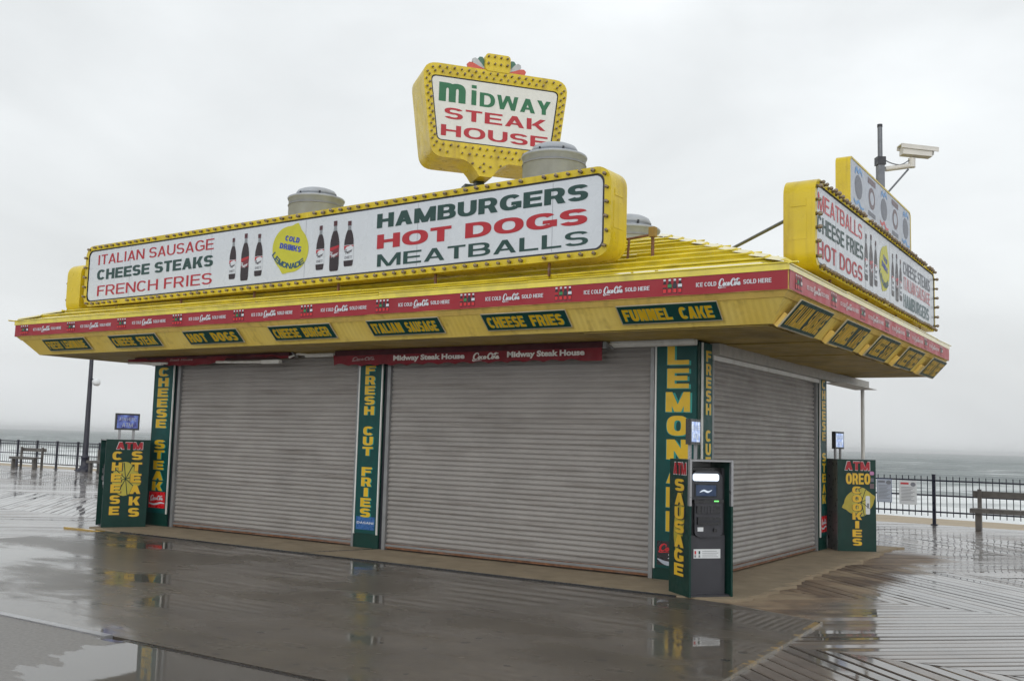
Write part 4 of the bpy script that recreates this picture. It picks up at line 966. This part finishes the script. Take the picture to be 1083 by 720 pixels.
# ------------------------------------------------------------------ vertical column signs
def colsign(fr, a0, a1, z0, z1, txt, label, ac, lw, top, pitch, lh, plaque=None, tr=(1, 1), shadow=TEALS):
    base = fr.p((a0 + a1) / 2, z0, .05); root = thing('column_sign', label, 'sign', base)
    b = MB(); b.box(fr, a0, a1, z0, z1, .046, .060, TEAL); b.build('panel', root, base)
    e = MB()
    if tr[0]: e.box(fr, a0 - .022, a0 - .002, z0 - .01, z1, .046, .068, WHITEP)
    if tr[1]: e.box(fr, a1 + .002, a1 + .022, z0 - .01, z1, .046, .068, WHITEP)
    if e.v: e.build('edge_strip', root, base)
    t = MB(); t.vtext(fr, txt, ac, lw, top, pitch, lh, .063, YL, .05, shadow, (.09, -.04)); t.build('lettering', root, base)
    if plaque:
        kind, b0, b1 = plaque; q = MB(); i0, i1 = a0 + .03, a1 - .03; W = i1 - i0
        if kind == 'coke':
            q.rect(fr, i0, i1, b0, b1, .0625, REDC); soda_script(q, fr, i0 + .10 * W, b0 + (b1 - b0) * .46, W * .8, (b1 - b0) * .36, .0635, WHITE, 1.2)
            q.ribbon(fr, [(i0 + .02 * W, b0 + .28 * (b1 - b0), .012), (i0 + .35 * W, b0 + .22 * (b1 - b0), .03), (i0 + .75 * W, b0 + .34 * (b1 - b0), .03), (i1 - .02 * W, b0 + .30 * (b1 - b0), .008)], .0635, WHITE)
        elif kind == 'zero':
            q.rect(fr, i0, i1, b0, b1, .0625, COKEBLK); soda_script(q, fr, i0 + .06 * W, b0 + (b1 - b0) * .55, W * .95, (b1 - b0) * .36, .0635, REDC, 1.2)
            q.text(fr, 'Zero', i0 + .30 * W, i0 + .95 * W, b0 + .28 * (b1 - b0), b0 + .46 * (b1 - b0), .0635, WHITE, .03)
            q.ribbon(fr, [(i0 + .02 * W, b0 + .25 * (b1 - b0), .01), (i0 + .3 * W, b0 + .08 * (b1 - b0), .05), (i0 + .9 * W, b0 + .1 * (b1 - b0), .02)], .0635, GRAYW)
        else:
            q.rect(fr, i0, i1, b0, b1, .0625, WATERB); q.text(fr, 'DASANI', i0 + .05 * W, i1 - .05 * W, b0 + .45 * (b1 - b0), b0 + .62 * (b1 - b0), .0635, WHITE, .02)
        q.build('drink_plaque', root, base)
colsign(FRN, -10.33, -9.83, .235, 2.915, 'CHEESE STEAK', 'narrow teal column sign reading CHEESE STEAK at the left end of the front', -10.09, .28, 2.79, .183, .155, ('coke', .32, .60), (0, 1))
colsign(FRN, -5.445, -5.02, .225, 2.90, 'FRESH CUT FRIES', 'narrow teal column sign reading FRESH CUT FRIES between the two front shutters', -5.24, .20, 2.73, .1525, .132, ('water', .28, .47))
colsign(FRN, -.505, .028, .155, 2.93, 'LEMONADE', 'broad teal column sign reading LEMONADE beside the near cash machine', -.215, .29, 2.895, .2925, .245, ('zero', .19, .48), (1, 0))
colsign(RGT, .065, .375, .155, 2.93, 'FRESH CUT FRIES', 'narrow teal column sign round the corner partly hidden by a lit screen', .235, .17, 2.84, .165, .14, None, (1, 0))
colsign(RGT, 5.085, 5.46, .235, 2.90, 'CHEESE STEAK', 'narrow teal column sign reading CHEESE STEAK on the right side by the far cabinet', 5.27, .20, 2.80, .172, .145, ('coke', .30, .56), (1, 0))

# ------------------------------------------------------------------ cash machine kiosks
def kiosk(label, o, w_dir, W, Dp, sideL, sideR, screen_dir, screen_sz, screen_m, sc_off, trim=False):
    """o: front left foot, w_dir: along the front left to right, depth goes back"""
    H = 1.49; rz = math.atan2(w_dir[1], w_dir[0]); root = thing('cash_machine', label, 'cash machine', (o[0], o[1], .012), 'cash machines round the stand', rz)
    fr = Fr((0, 0, 0), (1, 0, 0)); lf = Fr((0, Dp, 0), (0, -1, 0)); rf = Fr((W, 0, 0), (0, 1, 0))
    b = MB(); b.box(fr, .0, .022, 0, H, -Dp, 0, DKGREEN); trim and b.box(fr, -.002, .024, H * .66, H + .002, -.045, .002, ATMS); o1 = b.build('side_panel', root)
    b = MB(); b.box(fr, W - .022, W, 0, H, -Dp, 0, DKGREEN); trim and b.box(fr, W - .024, W + .002, H * .66, H + .002, -.045, .002, ATMS); o2 = b.build('side_panel', root)
    b = MB(); b.box(fr, .0225, W - .0225, H - .02, H, -Dp + .012, -.003, ATMS); b.build('top_panel', root)
    b = MB(); b.box(fr, .0225, W - .0225, 0, H - .021, -Dp - .004, -Dp + .011, ATMS); b.build('back_panel', root)
    # the machine, set back between the cheeks
    x0, x1 = .03, W - .055; m = MB()
    m.box(fr, x0, x1, .02, .66, -Dp + .05, -.085, ATMB); m.box(fr, .0225, W - .0225, 0, .02, -Dp + .02, -.03, ATMB)
    m.box(fr, x0, x1, .66, 1.40, -Dp + .05, -.20, ATMD); m.box(fr, W - .054, W - .0225, .02, 1.40, -Dp + .05, -.16, ATMB)
    # moulded fascia: tapering rounded hood
    out = rrect(x0 + .035, x1 - .02, .62, 1.37, .10)
    m.prism(fr, out, -.20, -.10, ATMB, smooth=True); m.prism(fr, rrect(x0 + .06, x1 - .045, .64, 1.05, .07), -.10, -.055, ATMB, smooth=True)
    m.box(fr, x0 + .05, x1 - .035, 1.012, 1.05, -.10, -.045, ATMD)
    body = m.build('machine', root)
    q = MB(); q.prism(fr, rrect(x0 + .055, x1 - .075, 1.255, 1.335, .025), -.10, -.085, LIT); q.build('lit_header', body)
    q = MB(); q.box(fr, x0 + .08, x1 - .09, 1.075, 1.225, -.10, -.094, mat('dark_lcd', (.02, .024, .03), .12, var=0)); q.rect(fr, x0 + .095, x1 - .105, 1.09, 1.21, -.0935, mat('lcd_blue', (.01, .02, .05), .15, var=0, emit=(.03, .05, .10), estr=.5)); q.ribbon(fr, [(x0 + .14, 1.13, .008), (x0 + .19, 1.15, .02), (x0 + .24, 1.135, .02), (x0 + .29, 1.155, .006)], -.093, mat('lcd_glyph', (.5, .55, .6), .3, emit=(.6, .7, .85), estr=.5)); q.build('screen', body)
    q = MB(); q.box(fr, x1 - .155, x1 - .10, 1.03, 1.043, -.045, -.042, GREENLED); q.build('status_light', body)
    q = MB(); q.box(fr, x0 + .08, x1 - .085, .90, .985, -.055, -.035, ATMD)
    for i in range(4):
        for k in range(4): q.box(fr, x0 + .13 + .038 * i, x0 + .158 + .038 * i, .905 + .019 * k, .918 + .019 * k, -.035, -.029, ATMB)
    q.build('keypad', body)
    q = MB(); q.box(fr, x0 + .09, x1 - .08, .78, .86, -.055, -.030, ATMD); q.box(fr, x0 + .11, x1 - .10, .805, .83, -.030, -.026, BLACK); q.build('cash_slot', body)
    q = MB(); q.box(fr, x0 + .095, x0 + .165, .705, .75, -.055, -.052, PAPER); q.box(fr, x1 - .16, x1 - .125, .70, .74, -.055, -.035, ATMD); q.build('receipt_slot', body)
    q = MB(); q.box(fr, x0 + .065, x1 - .055, .41, .51, -.085, -.083, PAPER)
    for i in range(2): q.rect(fr, x0 + .075 + .05 * i, x0 + .095 + .05 * i, .455, .49, -.0825, REDC if i == 0 else GREENL); q.rect(fr, x0 + .075 + .05 * i, x0 + .095 + .05 * i, .42, .445, -.0825, INK)
    for i in range(4): q.rect(fr, x0 + .17, x1 - .08 - .02 * (i % 2), .425 + .02 * i, .43 + .02 * i, -.0825, INK)
    q.build('notice', body)
    for side, f2, par in ((sideL, lf, o1), (sideR, rf, o2)):
        if not side: continue
        side(f2, Dp, par)
    # lit advertising screen on two posts
    sd = V((math.cos(screen_dir - rz), math.sin(screen_dir - rz), 0)); sw, sh = screen_sz; c = V((sc_off[0], sc_off[1], 0))
    sf = Fr(c - sd * sw / 2, sd)
    q = MB(); q.box(sf, sw * .16, sw * .24 + .01, H, H + .18, -.05, -.02, ATMS); q.box(sf, sw * .76 - .01, sw * .84, H, H + .18, -.05, -.02, ATMS); po = q.build('screen_post', root)
    q = MB(); q.box(sf, 0, sw, H + .165, H + .165 + sh, -.06, .0, ATMD); so = q.build('advertising_screen', root)
    q = MB(); q.rect(sf, .028, sw - .028, H + .195, H + .135 + sh, .002, screen_m); q.text(sf, 'ATM HERE', sw * .15, sw * .85, H + .165 + sh * .55, H + .165 + sh * .76, .003, GRAYW, .0); q.text(sf, 'ATM', sw * .28, sw * .72, H + .165 + sh * .18, H + .165 + sh * .42, .003, GRAYW, .0)
    q.build('display', so)
    return root
def atm_head(q, f, x0, x1, z0, z1):
    for s, m, w in ((.007, PAPER, .003), (0, RED, .005)):
        q.text(f, 'ATM', x0 - s, x1 + s, z0 - s, z1 + s, w, m, .075 if s else .045)
def side_sausage(f, Dp, par):
    q = MB(); atm_head(q, f, .10, Dp - .08, 1.32, 1.45); q.build('lettering', par); q = MB()
    q.poly(f, lemon_outline(Dp * .5, .78, .12, .30, -.2), .002, LEMOND); q.build('lemon_picture', par); q = MB()
    q.vtext(f, 'SAUSAGE', Dp * .52, .23, 1.27, .155, .135, .004, YLO, .05, BLACK, (.12, -.06)); q.build('lettering', par)
def side_cheese(f, Dp, par):
    q = MB(); atm_head(q, f, .17, .60, 1.325, 1.445); q.build('lettering', par); q = MB()
    q.poly(f, lemon_outline(.36, .80, .24, .22, 1.3), .002, LEMOND); q.poly(f, [(.33 + .20 * math.cos(t_), .82 + .29 * math.sin(t_)) for t_ in [k * math.pi / 12 for k in range(24)]], .0025, mat('lemon_slice', (.46, .40, .05), .4))
    for k in range(8):
        t_ = k * math.pi / 4 + .2; q.ribbon(f, [(.35, .82, .012), (.35 + .10 * math.cos(t_), .82 + .14 * math.sin(t_), .014), (.35 + .20 * math.cos(t_), .82 + .28 * math.sin(t_), .016)], .0028 + .0001 * k, DKGREEN)
    q.build('lemon_picture', par); q = MB(); q.vtext(f, 'CHEESE', .195, .165, 1.285, .186, .145, .004, YLO, .05, BLACK, (.10, -.05)); q.build('lettering', par); q = MB(); q.vtext(f, 'STEAKS', .515, .18, 1.295, .194, .15, .004, YLO, .05, BLACK, (.10, -.05)); q.build('lettering', par)
def side_oreo(f, Dp, par):
    q = MB(); atm_head(q, f, .12, Dp - .10, 1.315, 1.455); q.build('lettering', par); q = MB(); q.text(f, 'OREO', .135, .54, 1.085, 1.265, .004, YLO, .04); q.text(f, 'OREO', .127, .548, 1.077, 1.273, .003, BLACK, .07); q.build('lettering', par); q = MB()
    q.poly(f, lemon_outline(.35, .80, .20, .25, 1.9), .002, LEMOND); q.poly(f, [(.39 + .155 * math.cos(t_), .80 + .235 * math.sin(t_)) for t_ in [k * math.pi / 12 for k in range(24)]], .0025, MATS.get('lemon_slice') or mat('lemon_slice', (.46, .40, .05), .4))
    for k in range(8): t_ = k * math.pi / 4 + .3; q.ribbon(f, [(.39, .80, .010), (.39 + .08 * math.cos(t_), .80 + .12 * math.sin(t_), .011), (.39 + .15 * math.cos(t_), .80 + .23 * math.sin(t_), .012)], .0028 + .0001 * k, DKGREEN)
    q.build('lemon_picture', par); q = MB()
    q.vtext(f, 'COOKIES', .315, .155, 1.05, .140, .118, .004, YLO, .05, BLACK, (.10, -.06)); q.build('lettering', par); q = MB()
    q.poly(f, rrect(.46, .53, .60, .90, .02), .003, PAPER); q.rect(f, .48, .515, .70, .78, .004, INK); q.build('handle', par); q = MB(); q.rect(f, Dp - .10, Dp - .03, 1.02, 1.10, .003, BROWNP); q.rect(f, Dp - .09, Dp - .035, 1.13, 1.19, .003, GREYD); q.poly(f, rrect(Dp - .10, Dp - .03, 1.24, 1.30, .02), .003, mat('pink_sticker', (.5, .2, .4), .4)); q.build('stickers', par)
view_dir = lambda x, y: math.atan2(y + 11.537, x - 4.827)
wN = (.6435, .7655); wL = (.904, -.427); wR = (-.564, .825)
vd = view_dir(.3, -.8)
kiosk('cash machine facing us at the near corner, side lettered SAUSAGE, header lit white', (.436, -1.201), wN, .533, .50, side_sausage, None, vd + R(-19), (.34, .285), SCR2, (.16, .18), True)
kiosk('green cash machine cabinet at the left corner, side lettered CHEESE STEAKS', (-10.33 - .904 * .53, -.967 + .427 * .53), wL, .53, .727, None, side_cheese, math.atan2(.904, .427), (.40, .285), SCR1, (.44, .34))
kiosk('green cash machine cabinet by the sea railing, side lettered OREO COOKIES', (.809, 5.627), wR, .53, .632, side_oreo, None, view_dir(.4, 5.5) + R(-22), (.36, .285), SCR2, (.10, .56))

# ------------------------------------------------------------------ security camera on its mast
base = V((.88, 5.86, ZD)); root = thing('security_camera', 'white security camera on a bracket arm from a grey mast', 'security camera', base)
q = MB(); q.tube([(.88, 5.86, ZD - 1.0), (.88, 5.86, 7.20)], .040, POLEG, 14); q.tube([(.88, 5.86, 7.19), (.88, 5.86, 7.24)], .044, BLACK, 14); q.build('mast', root, base)
q = MB(); q.box(Fr((.88, 5.86, 0), (.8, .6, 0)), -.055, .055, 5.95, 6.60, -.055, .055, POLEG); q.box(Fr((.88, 5.86, 0), (.8, .6, 0)), -.072, .072, 6.52, 6.66, -.072, .072, BLACK); q.build('mast_bracket', root, base)
q = MB(); q.tube([(.95, 5.92, 6.46), (1.36, 6.19, 6.54)], .045, CAMW, 10); q.tube([(1.33, 6.17, 6.50), (1.33, 6.17, 6.66)], .06, CAMW, 12); q.build('arm', root, base)
q = MB(); q.tube([(.95, 5.95, 6.02), (1.28, 6.14, 6.47)], .016, POLEG, 8); q.build('brace', root, base)
cf = Fr((1.40, 6.21, 6.76), V((.84, .55, -.09)), V((.05, .05, 1)))
q = MB(); q.prism(Fr(cf.p(-.26, 0, 0), -cf.n, cf.v), [(-.085, -.07), (.085, -.07), (.085, .06), (.06, .085), (-.06, .085), (-.085, .06)], 0, .50, CAMW); o = q.build('housing', root, base)
q = MB(); q.box(cf, -.30, .34, .088, .105, -.11, .11, CAMW); q.box(cf, -.30, .34, .03, .09, .09, .11, CAMW); q.box(cf, -.30, .34, .03, .09, -.11, -.09, CAMW); q.build('sunshield', o, base)
q = MB(); q.box(cf, .242, .256, -.05, .05, -.06, .06, BLACK); q.build('lens_window', o, base)
q = MB(); q.tube([tuple(c) for c in catmull([(.94, 5.92, 6.62), (1.05, 5.98, 6.56), (1.18, 6.05, 6.54), (1.30, 6.12, 6.62)], 5)], .010, POLEG, 6); q.build('cable', root, base)

# ------------------------------------------------------------------ railings, benches, lamp, notices
def railing(x0, x1, y, step, label, picket, first, thin=False):
    root = thing('railing', label, 'railing', (x0, y, 0)); base = V((x0, y, 0)); fr = Fr((0, y, 0), (1, 0, 0))
    xs = []; x = first
    while x < x1: xs.append(x); x += step
    x = first - step
    while x > x0: xs.append(x); x -= step
    xs.sort()
    for x in xs:
        q = MB(); q.box(fr, x - .036, x + .036, -.02, 1.13, -.036, .036, NAVY); q.box(fr, x - .042, x + .042, 1.13, 1.145, -.042, .042, NAVY); q.box(fr, x - .07, x + .07, -.02, 0, -.07, .07, NAVY); q.build('post', root, base)
    for a, b in zip(xs[:-1], xs[1:]):
        q = MB()
        for z in ((1.0, .66, .28) if not thin else (1.09, .97, .57, .17)): q.box(fr, a + .04, b - .04, z - .018, z + .018, -.02, .02, NAVY)
        n = max(3, round((b - a) / picket)); r_ = .009 if not thin else .006
        for i in range(1, n):
            x = a + (b - a) * i / n
            q.box(fr, x - r_, x + r_, .18 if not thin else .17, 1.10 if not thin else 1.09, -r_, r_, NAVY)
        q.build('railing_panel', root, base)
    return root
railing(-3.0, 7.5, 13.5, 2.08, 'dark metal picket railing beside the bench on the right, notices tied to it', .137, .27)
railing(-48, -29.3, 13.5, 1.46, 'dark post and wire railing along the sea on the left behind the lamp', .16, -32.95, True)

def bench(x, y, L, label, slant=0):
    root = thing('bench', label, 'bench', (x, y, -.02)); base = V((x, y, -.02)); fr = Fr((x, y, -.02), (1, 0, 0))
    q = MB()
    for k in range(3): q.box(fr, 0, L, .42, .47, -.02 + .14 * k, .11 + .14 * k, BENCHW)
    q.box(fr, .0, L, .375, .42, .395, .405, BENCHW); q.build('seat', root, base)
    q = MB(); q.box(fr, 0, L, .70, .84, -.14, -.105, BENCHW); q.build('backrest', root, base)
    for a in (.10, L - .22):
        q = MB(); q.box(fr, a, a + .12, 0, .42, .22, .34, BENCHW); q.build('leg', root, base)
        q = MB(); q.box(fr, a, a + .08, 0, .88, -.105, -.03, BENCHW); q.build('leg', root, base)
    return root
bench(1.17, 12.95, 2.1, 'weathered wooden bench in front of the railing at the right edge')
bench(-36.35, 12.95, 1.85, 'grey wooden bench by the railing on the far left')
bench(-30.95, 12.95, 1.85, 'wooden bench mostly hidden behind the left cash machine')

base = V((-31.75, 13.05, 0)); root = thing('street_lamp', 'dark boardwalk lamp post with one white globe arm, on the left', 'street lamp', base)
q = MB(); q.lathe((base.x, base.y, 0), [(.30, -.02), (.30, .05), (.22, .12), (.16, .22), (.15, .50), (.17, .53), (.17, .58), (.12, .62), (.12, .70)], NAVY, 16); q.build('base', root, base)
q = MB(); q.tube([(base.x, base.y, .6), (base.x - .02, base.y, 5.4)], .115, NAVY, 14, .07); q.build('pole', root, base)
q = MB(); q.tube([(base.x - .10, base.y, 3.72), (base.x + .30, base.y, 3.68)], .03, NAVY, 8); q.build('arm', root, base)
q = MB(); q.lathe((0, 0, 0), [(.01, -.20), (.10, -.17), (.16, -.06), (.15, .05), (.08, .12), (.05, .16)], mat('lamp_globe', (.70, .72, .74), .3), 14)
T = Matrix.Translation((base.x + .38, base.y, 3.60)) @ Matrix.Rotation(R(-55), 4, 'Y'); q.v = [T @ v for v in q.v]; q.build('lamp_head', root, base)

def notice(x0, x1, z0, z1, label, blue):
    fr = Fr((0, 13.455, 0), (1, 0, 0)); base = fr.p((x0 + x1) / 2, z0, 0); root = thing('notice', label, 'notice', base, 'notices on the railing')
    q = MB(); q.box(fr, x0, x1, z0, z1, 0, .008, mat('blue_notice_edge', (.10, .14, .25), .4) if blue else PAPER); q.rect(fr, x0 + .012, x1 - .012, z0 + .012, z1 - .012, .010, GRAYW if blue else PAPER); q.build('board', root, base)
    t = MB(); W = x1 - x0; H = z1 - z0
    t.rect(fr, x0 + .08 * W, x0 + .55 * W, z1 - .17 * H, z1 - .09 * H, .012, INK if blue else FADED); t.poly(fr, [(x0 + .80 * W + .06 * math.cos(k * .524), z1 - .16 * H + .05 * math.sin(k * .524)) for k in range(12)], .012, INK)
    for i in range(10): t.rect(fr, x0 + .12 * W, x1 - (.12 + .1 * (i % 3)) * W, z1 - (.30 + .06 * i) * H, z1 - (.28 + .06 * i) * H, .012, INK)
    t.build('printing', root, base)
notice(-1.0, -.66, .45, 1.0, 'pale blue edged notice board on the railing just right of the cookies cabinet', True)
notice(-.49, -.10, .42, .98, 'white notice board on the railing nearer the bench', False)
fr = Fr((-39.75, 13.4, 0), (1, 0, 0)); root = thing('sign_post', 'small grey board on a post at the far left edge', 'sign', fr.o)
q = MB(); q.box(fr, -.35, .19, 1.40, 1.86, .0, .03, INK); q.build('board', root, fr.o); q = MB(); q.box(fr, -.10, -.04, 0, 1.86, -.06, 0, NAVY); q.build('post', root, fr.o)

# ------------------------------------------------------------------ damp sea air
mb = MB(); mb.box(G, -5200, 3400, -60, 5100, -3.8, 9.5, BLACK); hz = mb.build('haze', kind='stuff')
hm = bpy.data.materials.new('haze_air'); hm.use_nodes = True; t = hm.node_tree; t.nodes.clear()
ho = N('ShaderNodeOutputMaterial', t); hv = N('ShaderNodeVolumePrincipled', t); hv.inputs['Color'].default_value = (.985, .995, 1, 1); hv.inputs['Density'].default_value = .00040; hv.inputs['Anisotropy'].default_value = .2
t.links.new(hv.outputs[0], ho.inputs['Volume']); hz.data.materials.clear(); hz.data.materials.append(hm)
